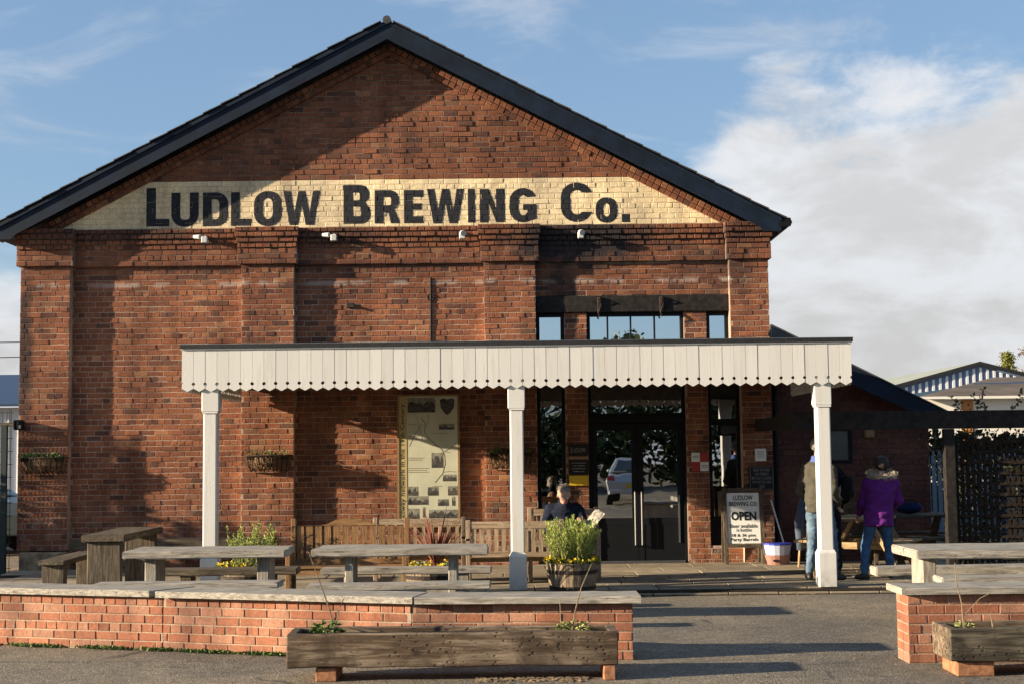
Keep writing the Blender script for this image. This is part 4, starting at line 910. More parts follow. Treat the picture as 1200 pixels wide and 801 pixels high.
# ================================================================== HALF BARRELS AND PLANTS
def barrel(x, y, label, gz=0, r=.315, h=.42, mat='barrel'):
    t = thing('half_barrel', label, 'planter', (x, y, gz), group='half barrel planters')
    n = 20; prof = [(.0, r*.80), (.12, r*.86), (.28, r*.94), (h, r)]
    for k in range(n):
        a0, a1 = 2*math.pi*(k+.03)/n, 2*math.pi*(k+.97)/n; v = []
        j_ = random.uniform(-.002, .003)
        for z, rr in prof:
            for rad in (rr+j_, rr-.022):
                for a in (a0, a1): v.append((x+rad*math.cos(a), y+rad*math.sin(a), gz+z))
        f = []
        for i in range(3):
            b0 = i*4; c0 = b0+4; f += [(b0, b0+1, c0+1, c0), (b0+2, c0+2, c0+3, b0+3), (b0, c0, c0+2, b0+2), (b0+1, b0+3, c0+3, c0+1)]
        f += [(0, 2, 3, 1), (12, 13, 15, 14)]
        MB().add(v, f).build('stave', mat, t)
    for z0, z1 in ((.10, .145), (.29, .335)):
        def rr(z): return np.interp(z, [p[0] for p in prof], [p[1] for p in prof])+.006
        mb = MB(); m_ = 28
        v = [(x+rr(z)*math.cos(2*math.pi*k/m_), y+rr(z)*math.sin(2*math.pi*k/m_), gz+z) for z in (z0, z1) for k in range(m_)]
        mb.add(v, [(k, (k+1) % m_, m_+(k+1) % m_, m_+k) for k in range(m_)]); mb.build('hoop', 'iron', t)
    MB().loft([(x, y, gz+.05, r*.78, r*.78), (x, y, gz+h-.05, r-.03, r-.03)], 20).build('soil', 'soil', t)
def sprig_bush(c, label, n, rad, h, mat='rosemary', name='rosemary_bush', lean=.35, leaf=.032):
    t = thing(name, label, 'bush', c); st = MB(); lf = MB()
    for k in range(n):
        a = random.uniform(0, 6.28); r0 = rad*.55*math.sqrt(random.random()); hh = h*random.uniform(.45, 1.0)*(1-.35*(r0/rad))
        p = Vector((c[0]+r0*math.cos(a), c[1]+r0*math.sin(a), c[2])); d = Vector((math.cos(a)*lean*r0/rad*2.2+random.gauss(0, .14), math.sin(a)*lean*r0/rad*2.2+random.gauss(0, .14), 1)).normalized()
        pts = [p]; seg = 7
        for i in range(seg):
            d = (d+Vector((random.gauss(0, .09), random.gauss(0, .09), .10))).normalized(); pts.append(pts[-1]+d*hh/seg)
        st.tube(pts, [.006*(1-.8*i/seg) for i in range(seg+1)], 4)
        for _ in range(int(hh*230)):
            f = random.uniform(.12, 1)*seg; i = min(int(f), seg-1); q = pts[i].lerp(pts[i+1], f-i); b = random.uniform(0, 6.28)
            leaf_quads(lf, [q], [Vector((math.cos(b), math.sin(b), .75))+d*.5], leaf, .007)
        leaf_quads(lf, [pts[-1]]*6, [d+Vector((random.gauss(0, .3), random.gauss(0, .3), 0)) for _ in range(6)], leaf, .007)
    st.build('stems', 'bark', t); lf.build('foliage', mat, t, kind='stuff'); return t
def pansies(c, r, n, label):
    g = MB(); y = MB()
    for _ in range(n):
        a = random.uniform(0, 6.28); rr = r*math.sqrt(random.uniform(.25, 1)); p = (c[0]+rr*math.cos(a), c[1]+rr*math.sin(a), c[2]+random.uniform(0, .06))
        leaf_quads(g, [p], [(math.cos(a), math.sin(a), random.uniform(.2, 1))], .045, .025)
    for _ in range(n//5):
        a = random.uniform(0, 6.28); rr = r*math.sqrt(random.uniform(.55, 1.12)); p = Vector((c[0]+rr*math.cos(a), c[1]+rr*math.sin(a), c[2]+random.uniform(.03, .085)))
        leaf_quads(y, [p]*5, [(math.cos(k*1.257), -.4+random.gauss(0, .1), math.sin(k*1.257)) for k in range(5)], .022, .022)
    t = thing('pansies', label, 'flowers', c); g.build('leaves', 'weed', t, kind='stuff'); y.build('petals', 'petal', t, kind='stuff')
barrel(.69, 17.1, 'weathered half barrel planter right of the middle white post')
sprig_bush((.68, 17.1, .37), 'bright green rosemary bush in the barrel right of the middle post', 150, .36, .64, leaf=.038)
pansies((.69, 17.1, .39), .31, 620, 'yellow pansies around the rim of the barrel by the middle post')
barrel(-.96, 16.6, 'half barrel planter behind the middle oak table, below the poster')
pansies((-.96, 16.6, .39), .28, 260, 'small yellow and green plants at the foot of the bronze spiky plant')
t = thing('phormium', 'bronze-red spiky plant with sword leaves below the poster', 'plant', (-.90, 16.6, .40)); 
mb = MB()
for k in range(44):
    a = random.uniform(0, 6.28); ln = random.uniform(.42, .82); le = random.uniform(.15, .65); p = Vector((-.90, 16.6, .38)); d = Vector((math.cos(a)*le, math.sin(a)*le, 1)).normalized(); s = Vector((-math.sin(a), math.cos(a), 0)).lerp(Vector((1, 0, 0)), .4).normalized()
    for i in range(6):
        q = p+d*ln/6; w0, w1 = .013*(1-(i/6)**2), .013*(1-((i+1)/6)**2)+.001; mb.add([p-s*w0, p+s*w0, q+s*w1, q-s*w1], [(0, 1, 2, 3)]); p = q; d = (d+Vector((math.cos(a)*.10*le, math.sin(a)*.10*le, -.05*i*le))).normalized()
mb.build('leaf_blades', 'phormium', t, kind='stuff')
barrel(-3.1, 16.8, 'half barrel planter half hidden behind the left oak table')
sprig_bush((-3.08, 16.8, .37), 'bright green upright bush behind the left table beside the left white post', 62, .36, .64, leaf=.036)
pansies((-3.18, 16.75, .39), .28, 320, 'yellow flowers under the green bush beside the left white post')
# hay-rack baskets
def hayrack(x0, x1, label, n):
    z1, z0 = 1.76, 1.47; y = 21.258; t = thing('wall_basket', label, 'basket', ((x0+x1)/2, y, z0), group='wall-mounted trough baskets'); xm = (x0+x1)/2; hw = (x1-x0)/2
    MB().tube([(x0, y, z1-.05)]+[(xm+hw*math.cos(a), y-.24*math.sin(a)**.6, z1-.05) for a in np.linspace(3.0, .14, 11)]+[(x1, y, z1-.05)], .009, 5).build('rim', 'iron', t)
    nb = 9
    for k in range(nb):
        f = (k+.5)/nb; x = x0+(x1-x0)*f; d = .23*math.sin(math.pi*min(max(f, .12), .88))**.5; xi = xm+(x-xm)*.86
        MB().tube([(x, y-d, z1-.05), (xm+(x-xm)*.96, y-d*1.02, z1-.15), (xi, y-d*.7, z0+.04), (xi, y-.01, z0)], .008, 4).build('bar', 'iron', t)
    lin = MB(); n_ = 14
    vs = []
    for i in range(n_+1):
        f = i/n_; d = .215*math.sin(math.pi*min(max(f, .08), .92))**.5
        for zz, dd, xx in ((z1-.045, 1, 1), (z1-.15, 1.0, .96), (z0+.06, .72, .86), (z0+.02, .1, .84)):
            vs.append((xm+(x0+(x1-x0)*f-xm)*xx*.97, y-d*dd, zz+random.gauss(0, .005)))
    lin.add(vs, [(i*4+k, i*4+k+1, i*4+k+5, i*4+k+4) for i in range(n_) for k in range(3)])
    lin.build('liner', 'coir', t, smooth=True)
    sh = MB()
    for _ in range(500): 
        f = random.random(); d = .225*math.sin(math.pi*min(max(f, .1), .9))**.5; zz = random.uniform(z0+.04, z1-.05); leaf_quads(sh, [(x0+(x1-x0)*f*.94+.02, y-d*(.75+.25*(zz-z0)/.25), zz)], [(random.gauss(0, .5), -.15, random.gauss(0, 1))], .05, .006)
    sh.build('liner_fibres', 'coir', t, kind='stuff')
    MB().box(x0+.04, x1-.04, y-.17, y-.01, z1-.10, z1-.06).build('soil', 'soil', t)
    g = MB()
    for _ in range(n):
        f = random.random(); p = (x0+.04+(x1-x0-.08)*f, y-random.uniform(.02, .2), z1-.06); h = .5+.9*max(0, mnoise.noise(Vector((f*5+x0, 0, 0)))+.4); leaf_quads(g, [Vector(p)+Vector((0, 0, random.random()*.06*h))], [(random.gauss(0, .5), random.gauss(-.2, .4), 1)], .065*h, .016, droop=.3)
    tag(g.build('basket_plants', 'weed', None, loc=(xm, y, z1-.06)), 'sparse green plants growing in '+label[label.find('the '):] if False else 'sparse green plants in the wall basket '+label.split('basket ')[1], 'plant')
hayrack(-7.32, -6.62, 'trough basket on the leftmost brick pilaster', 420)
hayrack(-3.98, -3.29, 'trough basket on the second brick pilaster', 160)
hayrack(-.38, .32, 'trough basket behind the middle white post', 260)

# ================================================================== SIGNS
ps = thing('railway_poster', 'tall framed poster about the railway network mounted on the brick wall', 'poster', (-1.27, 21.36, .68))
X0, X1, Z0, Z1 = -1.735, -.80, .62, 2.60; Yp = 21.345
bx('backing', 'poster', ps, X0+.03, X1-.03, Yp, Yp+.04, Z0+.03, Z1-.03)
for a in ((X0, X0+.03, Yp-.012, Yp+.045, Z0, Z1), (X1-.03, X1, Yp-.012, Yp+.045, Z0, Z1), (X0+.03, X1-.03, Yp-.012, Yp+.045, Z0, Z0+.03), (X0+.03, X1-.03, Yp-.012, Yp+.045, Z1-.03, Z1)): bx('frame', 'tan_frame', ps, *a)
bx('side_band', 'poster_band', ps, X0+.031, X0+.145, Yp-.004, Yp-.001, Z0+.031, Z1-.031)
text('Railway network in the 19th Century', 'ink', ps, X0+.045, X0+.125, Z0+.08, Z1-.14, Yp-.007, vert=True, fat=.006)
def pp(u, v): return X0+.15+(X1-.03-X0-.15)*u, Z1-.03-(Z1-Z0-.06)*v
for u0, v0, u1, v1 in ((.01,.01,.56,.125), (.63,.215,.94,.26), (.48,.44,.70,.555), (.01,.70,.20,.77), (.01,.775,.40,.84), (.40,.705,.60,.77), (.80,.70,.98,.77), (.60,.80,.80,.85), (.88,.78,.93,.85), (.01,.87,.22,.98), (.30,.86,.34,.94), (.42,.88,.98,.945), (.01,.955,.35,.99), (.70,.61,.96,.66)):
    (a, b), (c, d) = pp(u0, v1), pp(u1, v0); pr = MB().box(a, c, Yp-.0032, Yp-.001, b, d).build('photo_print', 'photo_sky', ps)
    n_ = 9; MB().prism([(a, b), (c, b)]+[(c+(a-c)*i/n_, b+(d-b)*(random.uniform(.30, .92) if 0 < i < n_ else .5)) for i in range(n_+1)], Yp-.0042, Yp-.0033).build('silhouette', 'photo', pr)
a, b = pp(.80, .085); MB().prism([(a-.11, b+.11), (a-.07, b+.13), (a, b+.115), (a+.07, b+.13), (a+.11, b+.11), (a+.10, b), (a+.05, b-.08), (a, b-.12), (a-.05, b-.08), (a-.10, b)], Yp-.004, Yp-.001).build('crest', 'photo', ps)
def pline(pts, r=.005): 
    q = [Vector((*pp(*p), 0)) for p in pts]; mb = MB()
    for a_, b_ in zip(q, q[1:]):
        n_ = (b_-a_).normalized(); n_ = Vector((-n_.y, n_.x, 0))*r*.6; e_ = (b_-a_).normalized()*r*.3
        mb.add([(k.x, Yp-.0016, k.y) for k in (a_-e_-n_, b_+e_-n_, b_+e_+n_, a_-e_+n_)], [(0, 1, 2, 3)])
    return mb.build('map_line', 'mapline', ps)
pline([(.28,.17), (.36,.21), (.35,.28), (.42,.33), (.55,.37), (.68,.41), (.74,.46), (.75,.53), (.70,.60), (.55,.67)], .007); pline([(.42,.13), (.43,.19), (.37,.23)]); pline([(.28,.22), (.15,.30), (.04,.39)]); pline([(.50,.38), (.62,.39)]); pline([(.74,.43), (.88,.40), (.97,.36)]); pline([(.72,.59), (.85,.585), (.97,.59)]); pline([(.72,.43), (.86,.44)])
pline([(.10,.12), (.20,.17), (.26,.26), (.30,.34)], .004)
for k, (u, v, wd) in enumerate(((.02,.31,.22), (.02,.33,.2), (.02,.48,.34), (.02,.495,.30), (.02,.56,.45), (.02,.575,.40), (.02,.59,.44), (.02,.22,.2), (.5,.70,.2), (.5,.29,.35))):
    (a, b) = pp(u, v); bx('text_line', 'mapline', ps, a, a+wd*.7, Yp-.003, Yp-.001, b, b+.005)
# stack of small signs left of the door
sp = thing('door_sign_stack', 'dark, tan and yellow sign plates stacked on the brick pier left of the doors', 'sign', (.98, 21.39, 1.2))
for i, (z0, z1, m) in enumerate(((1.66,1.83,'slateboard'), (1.605,1.65,'tan_frame'), (1.375,1.595,'slateboard'), (1.215,1.365,'yellow'))):
    bx('sign_plate', m, sp, .835, 1.125, 21.375, 21.393, z0, z1, ch=.003)
text('LUDLOW', 'chalk', sp, .875, 1.085, 1.71, 1.775, 21.372, fat=.01); MB().box(.865, .871, 21.370, 21.374, 1.69, 1.80).build('lettering', 'chalk', sp)
for k, (a, b) in enumerate(((.87,1.09), (.89,1.07), (.88,1.08), (.90,1.06))): bx('text_line', 'chalk', sp, a, b, 21.371, 21.3745, 1.545-k*.042, 1.555-k*.042)
rp = thing('notice_pair', 'red and white chequered notices on the brick pier right of the doors', 'sign', (2.79, 21.39, 1.41))
for a, b, c, d, m in ((2.67,2.795,1.55,1.685,'whiteprint'), (2.80,2.925,1.55,1.685,'red'), (2.67,2.795,1.41,1.545,'red'), (2.80,2.925,1.41,1.545,'whiteprint')):
    bx('notice', m, rp, a, b, 21.38, 21.393, c, d)
for a, b, z in ((2.685,2.78,1.63), (2.685,2.78,1.605), (2.815,2.91,1.49), (2.815,2.91,1.465)): bx('text_line', 'ink', rp, a, b, 21.377, 21.3795, z, z+.008)
wp = thing('wall_plaque', 'small pale square plaque above the chalk board right of the side window', 'sign', (3.68, 21.28, 1.55))
bx('plate', 'whiteprint', wp, 3.60, 3.765, 21.240, 21.257, 1.55, 1.735, ch=.003); [bx('text_line', 'ink', wp, 3.63, 3.73, 21.237, 21.2395, z, z+.006) for z in (1.69, 1.665, 1.64, 1.61)]
cb = thing('chalk_board', 'black chalk board with white handwriting on the pilaster above the A-board', 'sign', (3.69, 21.28, 1.12))
bx('board', 'slateboard', cb, 3.50, 3.865, 21.232, 21.257, 1.12, 1.48, ch=.003)
for a in ((3.515, 3.86, 1.462, 1.468), (3.515, 3.86, 1.13, 1.136), (3.515, 3.521, 1.136, 1.462), (3.854, 3.86, 1.136, 1.462)): bx('chalk_line', 'chalk', cb, a[0], a[1], 21.228, 21.2315, a[2], a[3])
text('BREW TAP OPEN\nOUR PREMISES\nARE FULLY LICENSED\nFOR TASTING AND\nSALES', 'chalk', cb, 3.535, 3.84, 1.16, 1.44, 21.2295, fat=.008)
# A-board
ab = thing('a_board', 'white A-board reading OPEN standing right of the doors', 'sign', (3.36, 20.95, .06))
T_ = .10
def ay(z): return 20.88+(z-.1)*.14
mb = MB(); mb.add([(x, ay(z)+d, z) for z in (.36, 1.09) for x, d in ((3.125, 0), (3.60, 0), (3.60, .02), (3.125, .02))], [(0,1,2,3), (4,5,6,7), (0,1,5,4), (1,2,6,5), (2,3,7,6), (3,0,4,7)]); mb.build('panel', 'whiteprint', ab)
for x in (3.065, 3.602): MB().bar((x+.028, ay(.06)+.01, .06), (x+.028, ay(1.17)+.01, 1.17), .055, .05, up=(0, 1, 0)).build('stile', 'darkoakz', ab)
MB().box(3.13, 3.597, ay(1.10)-.015, ay(1.10)+.035, 1.093, 1.165, ch=.006).build('top_rail', 'darkoakx', ab); MB().box(3.13, 3.597, ay(.32)-.015, ay(.32)+.035, .30, .355).build('bottom_rail', 'darkoakx', ab)
for x in (3.065, 3.602): MB().bar((x+.028, 21.22, .06), (x+.028, ay(1.15)+.07, 1.14), .05, .04, up=(0, 1, 0)).build('rear_leg', 'darkoakz', ab)
def ltext(s, x0, x1, z0, z1, fat=.02):
    o = text(s, 'ink', ab, x0, x1, z0, z1, 0, fat=fat)
    for v in o.data.vertices: v.co.y = ay(v.co.z+.06)-.003-20.95
ltext('LUDLOW', 3.22, 3.51, .985, 1.055); ltext('BREWING CO.', 3.155, 3.575, .90, .965); ltext('OPEN', 3.18, 3.55, .69, .82, .035)
ltext('Beer available', 3.16, 3.56, .585, .64, .01); ltext('in bottles', 3.25, 3.47, .53, .58, .01); ltext('18 & 36 pint', 3.18, 3.53, .445, .50, .015); ltext('Party Barrels', 3.16, 3.56, .38, .44, .015)
tb = thing('plastic_tub', 'blue-rimmed translucent tub stacked in a pinkish basin beside the A-board', 'tub', (3.82, 20.8, .06))
MB().loft([(3.82, 20.8, .06, .15, .12), (3.82, 20.8, .20, .19, .15)], 16).build('basin', 'tub_pink', tb, smooth=False)
MB().loft([(3.82, 20.8, .201, .17, .14), (3.82, 20.8, .345, .20, .16)], 16).build('tub_body', 'tub_blue', tb); MB().loft([(3.82, 20.8, .346, .21, .17), (3.82, 20.8, .37, .21, .17)], 16).build('rim', 'tub_lid', tb)
bx('basin_slot', 'ink', tb, 3.73, 3.80, 20.655, 20.70, .11, .14)
# pole with white stick
tag(MB().tube([(4.02, 20.95, .06), (3.80, 21.15, .98)], .012, 6).build('broom_handle', 'whiteprint', None, loc=(4.02, 20.95, .06)), 'thin pale stick leaning on the wall behind the tub', 'stick')
cl = thing('security_lamp', 'black lamp on the outer edge of the leftmost pilaster near the fence top', 'lamp', (-7.3, 21.2, 2.17))
MB().box(-7.42, -7.28, 21.12, 21.25, 2.13, 2.28, ch=.02).build('housing', 'black', cl); MB().box(-7.33, -7.29, 21.10, 21.119, 2.15, 2.20).build('lens', 'steel', cl)

# ================================================================== PERGOLA, TRELLIS, RIGHT SIDE
pg = thing('pergola', 'black timber pergola beam on a post running right from the canopy', 'pergola', (5.5, 18.2, 0))
MB().box(3.56, 9.5, 18.15, 18.25, 1.965, 2.195, ch=.006).build('beam', 'tarred', pg)
MB().box(5.49, 5.62, 18.14, 18.26, .002, 1.963, ch=.006).build('post', 'tarred', pg); MB().box(8.9, 9.03, 18.14, 18.26, .002, 1.963).build('post', 'tarred', pg)
MB().box(3.60, 3.72, 18.252, 21.2, 1.99, 2.17).build('side_beam', 'tarred', pg)
ts = thing('trellis_screen', 'dark woven trellis panel under the right end of the pergola beam', 'trellis', (6.4, 18.3, 0))
for k in range(46): x = 5.66+k*.072; MB().box(x, x+.042, 18.30, 18.315, .10, 1.86+.03*math.sin(k)).build('upright_slat', 'willow', ts)
for k in range(13): z = .16+k*.135; MB().box(5.64, 8.95, 18.28, 18.299, z, z+.035).build('cross_slat', 'willow', ts)
cp = thing('climber', 'dark evergreen climber growing through the trellis and over the beam', 'climber', (6.3, 18.35, 0)); st, lf = MB(), MB()
for k in range(26):
    p = Vector((random.uniform(5.7, 8.8), 18.36, random.uniform(.2, 1.2))); d = Vector((random.gauss(0, .4), 0, 1)).normalized(); pts = [p]
    for i in range(9): d = (d+Vector((random.gauss(0, .25), random.gauss(0, .05), .05))).normalized(); pts.append(pts[-1]+d*random.uniform(.09, .16))
    st.tube(pts, .006, 4)
    for q in pts[3:]:
        for _ in range(9): leaf_quads(lf, [q+Vector((random.gauss(0, .06), random.gauss(0, .04), random.gauss(0, .05)))], [(random.gauss(0, 1), random.gauss(-.3, .5), random.gauss(0, 1))], .055, .035)
for k in range(9000): leaf_quads(lf, [(random.uniform(5.72, 8.9), random.uniform(18.33, 18.50), random.uniform(.1, 1.93)**1.0)], [(random.gauss(0, 1), random.gauss(-.3, .5), random.gauss(0, 1))], .06, .03)
for bx0, bz in ((5.85, 2.15), (6.0, 2.2), (6.2, 2.2), (6.35, 2.2)):        # thin shoots above the beam
    p = Vector((bx0, 18.3, bz-.1)); d = Vector((random.gauss(0, .4), 0, 1)).normalized(); pts = [p]
    for i in range(6): d = (d+Vector((random.gauss(0, .35), 0, 0))).normalized(); pts.append(pts[-1]+d*.065)
    st.tube(pts, .005, 4)
    for q in pts[2:]:
        for _ in range(4): leaf_quads(lf, [q], [(random.gauss(0, 1), random.gauss(0, .4), random.gauss(.3, .6))], .06, .032)
st.build('stems', 'bark', cp, kind='stuff'); lf.build('foliage', 'ivy', cp, kind='stuff')
# log pile glimpsed under the right table
lg = thing('log_pile', 'cut pale logs lying on the ground behind the right-hand bench', 'logs', (5.2, 16.2, 0))
for k in range(9): x = 4.75+k*.11+random.uniform(-.02, .02); MB().tube([(x, 16.0, .07+(k % 2)*.12), (x+random.uniform(-.1, .1), 16.5, .07+(k % 2)*.12)], .06, 8).build('log', 'pinez', lg)
tuft((5.42, 16.1, .12), .12, .12, 160, .06, .02, 'grass', 'weed_clump', 'yellow-green weed clump growing beside the log pile', 'plant')
pf = thing('palisade_fence', 'blue-grey steel palisade fence seen between the side wing and the trellis', 'fence', (8.5, 26, 0))
for k in range(28): x = 7.2+k*.105; MB().prism([(x, .1), (x+.075, .1), (x+.075, 1.55), (x+.0375, 1.68), (x, 1.55)], 26, 26.02).build('pale', 'palisade', pf)
for z in (.35, 1.30): bx('rail', 'palisade', pf, 7.1, 10.1, 26.021, 26.06, z, z+.06)
hw_ = MB()
for k in range(5200):
    x = random.uniform(7.2, 16); z = (1.95+.3*mnoise.noise(Vector((x*1.1, 5, 0))))*random.random()**.7; leaf_quads(hw_, [(x, 31+random.gauss(0, .35), z)], [(random.gauss(0, 1), random.gauss(0, 1), random.gauss(0, 1))], .22, .15)
tag(hw_.build('hedge', 'ivy', None, loc=(11, 31, 0)), 'dark clipped hedge behind the steel palisade fence', 'hedge')
lb = thing('white_low_building', 'low white rendered building with a brown felt roof beyond the pergola', 'building', (22, 60, 0))
bx('wall', 'render', lb, 17.3, 34, 60, 66, 0, 3.70)
for x0, x1, m in ((18.9, 19.4, 'orange'), (22.8, 23.3, 'orange')): bx('panel', m, lb, x0, x1, 59.96, 59.998, 0, 3.69)
bx('door', 'black', lb, 17.9, 18.7, 59.95, 59.998, .0, 2.0)
MB().add([(17.0, 59.6, 3.72), (35, 59.6, 3.72), (35, 66, 4.95), (22.3, 66, 4.80), (17.0, 59.6, 3.80), (35, 59.6, 3.80), (35, 66, 5.03), (22.3, 66, 4.88)], [(0,1,2,3), (4,5,6,7), (0,1,5,4), (1,2,6,5), (2,3,7,6), (3,0,4,7)]).build('roof', 'brownroof', lb)
MB().add([(20.6, 63.4, 4.42), (35, 63.4, 4.60), (35, 63.6, 4.72), (20.6, 63.6, 4.52)], [(0, 1, 2, 3)]).build('ridge_strip', 'blueroof', lb)
bx('gutter', 'render', lb, 17.0, 35, 59.5, 59.59, 3.70, 3.80)
fs = thing('striped_shed', 'large far industrial shed with a blue and white ribbed gable', 'building', (29, 90, 0))
ap, zl, sl1 = 29.56, 6.8, .262
def sz(x): return zl-(abs(x-ap))*sl1
xl, xr = 24.2, 38.0
MB().prism([(xl, 0), (xr, 0), (xr, sz(xr)), (ap, zl), (xl, sz(xl))], 90, 90.3).build('wall', 'clad_blue', fs)
x = xl+.2
while x < xr-.2: MB().prism([(x, 3), (x+.16, 3), (x+.16, sz(x+.16)-.12), (x, sz(x)-.12)], 89.92, 89.998).build('rib', 'clad', fs); x += .43
MB().prism([(xl-.3, sz(xl-.3)), (ap, zl), (xr+.3, sz(xr+.3)), (xr+.3, sz(xr+.3)+.22), (ap, zl+.22), (xl-.3, sz(xl-.3)+.22)], 89.7, 89.9).build('bargeboard', 'edge', fs)
MB().add([(ap, 89.9, zl+.2), (xl-.3, 89.9, sz(xl-.3)+.2), (32.4, 125, 7.6), (39.0, 125, 8.65)], [(0, 1, 2, 3)]).build('roof', 'shedroof', fs)
MB().add([(ap, 89.9, zl+.2), (xr+.3, 89.9, sz(xr)+.2), (47, 125, 7.3), (39.0, 125, 8.65)], [(0, 1, 2, 3)]).build('roof', 'shedroof', fs)
gs = thing('green_roofed_shed', 'low shed with a pale grey-green sheet roof before the striped shed', 'building', (22, 78, 0))
bx('wall', 'clad', gs, 21.2, 36, 75, 86, 0, 4.0)
MB().add([(20.7, 74, 4.45), (21.5, 74, 3.95), (38, 74, 3.95), (38, 86, 6.3), (31, 86, 5.85), (28.2, 86, 5.42)], [(0, 1, 2, 3, 4, 5)]).build('roof', 'shedroof', gs)
def tree(name, label, x, y, h, r, n, leafs, mat, conic=False, trunk_h=.3, group=None):
    t = thing(name, label, 'tree', (x, y, 0), group=group); tr = MB(); tr.tube([(x, y, 0), (x+.02*h, y, h*.5), (x, y, h*.9)], [h*.03, h*.02, h*.006], 7); cl = []
    for k in range(n):
        z = h*(trunk_h+(1-trunk_h)*random.random()); f = (z/h-trunk_h)/(1-trunk_h); rr = r*((1-f) if conic else math.sqrt(max(0, 1-(2*f-1)**2))*.95+.1); a = random.uniform(0, 6.28); q = rr*math.sqrt(random.random())
        c = Vector((x+q*math.cos(a), y+q*math.sin(a), z)); cl.append(c); tr.tube([(x, y, z*.75), c], [h*.008, h*.002], 4)
    lf = MB()
    for c in cl:
        for _ in range(leafs): leaf_quads(lf, [c+Vector((random.gauss(0, r*.13), random.gauss(0, r*.13), random.gauss(0, r*.10)))], [(random.gauss(0, 1), random.gauss(0, 1), random.gauss(0, .7))], h*(.022 if h > 7 else .05), h*(.014 if h > 7 else .035))
    tr.build('trunk', 'bark', t); lf.build('crown', mat, t, kind='stuff'); return t
tree('conifer_tree', 'yellow-green conifer tip rising behind the striped shed roof', 43.6, 125, 9.7, 1.7, 110, 50, 'conifer', True)
tree('brown_tree', 'hazy brown tree at the far right behind the sheds', 47.2, 128, 10.3, 2.4, 50, 40, 'bark')

# ================================================================== LEFT SIDE
fb = thing('blue_roofed_building', 'far building with a dark blue roof and pale ribbed cladding at the left edge', 'building', (-18, 40, 0))
bx('wall', 'clad', fb, -24, -12.2, 40, 50, 0, 3.1)
for k in range(38): x = -23.8+k*.31; MB().box(x, x+.05, 39.95, 39.998, .1, 3.05).build('rib', 'clad', fb)
MB().add([(-24.3, 39.6, 3.12), (-12, 39.6, 3.12), (-12, 44, 4.15), (-24.3, 44, 4.15), (-24.3, 39.6, 3.2), (-12, 39.6, 3.2), (-12, 44, 4.25), (-24.3, 44, 4.25)], [(0,1,2,3), (4,5,6,7), (0,1,5,4), (1,2,6,5), (2,3,7,6), (3,0,4,7)]).build('roof', 'blueroof', fb)
for z, g_ in ((4.75, 'upper'), (4.35, 'lower')):
    tag(MB().tube([(-25, 38, z+.15), (-18, 38, z), (-8, 38, z+.05)], .012, 4).build('overhead_cable', 'black', None, loc=(-18, 38, z)), f'{g_} thin overhead cable crossing the sky at the left edge', 'cable')
mf = thing('mesh_fence', 'tall dark wire mesh fence with a steel post left of the building', 'fence', (-8.5, 21.0, 0))
MB().box(-7.53, -7.45, 20.96, 21.04, 0, 2.20).build('post', 'wire', mf); MB().box(-10.0, -9.92, 20.96, 21.04, 0, 2.20).build('post', 'wire', mf)
MB().box(-12, -7.36, 20.98, 21.02, 2.18, 2.235).build('top_rail', 'darkoakx', mf); MB().box(-12, -7.40, 20.98, 21.02, .42, .46).build('bottom_rail', 'wire', mf)
mw = MB()
for k in range(74): x = -12+k*.063; mw.box(x, x+.008, 20.995, 21.003, .05, 2.42)
for k in range(13): z = .1+k*.19; mw.box(-12, -7.37, 21.004, 21.012, z, z+.008)
mw.build('mesh_panel', 'wire', mf, kind='stuff')

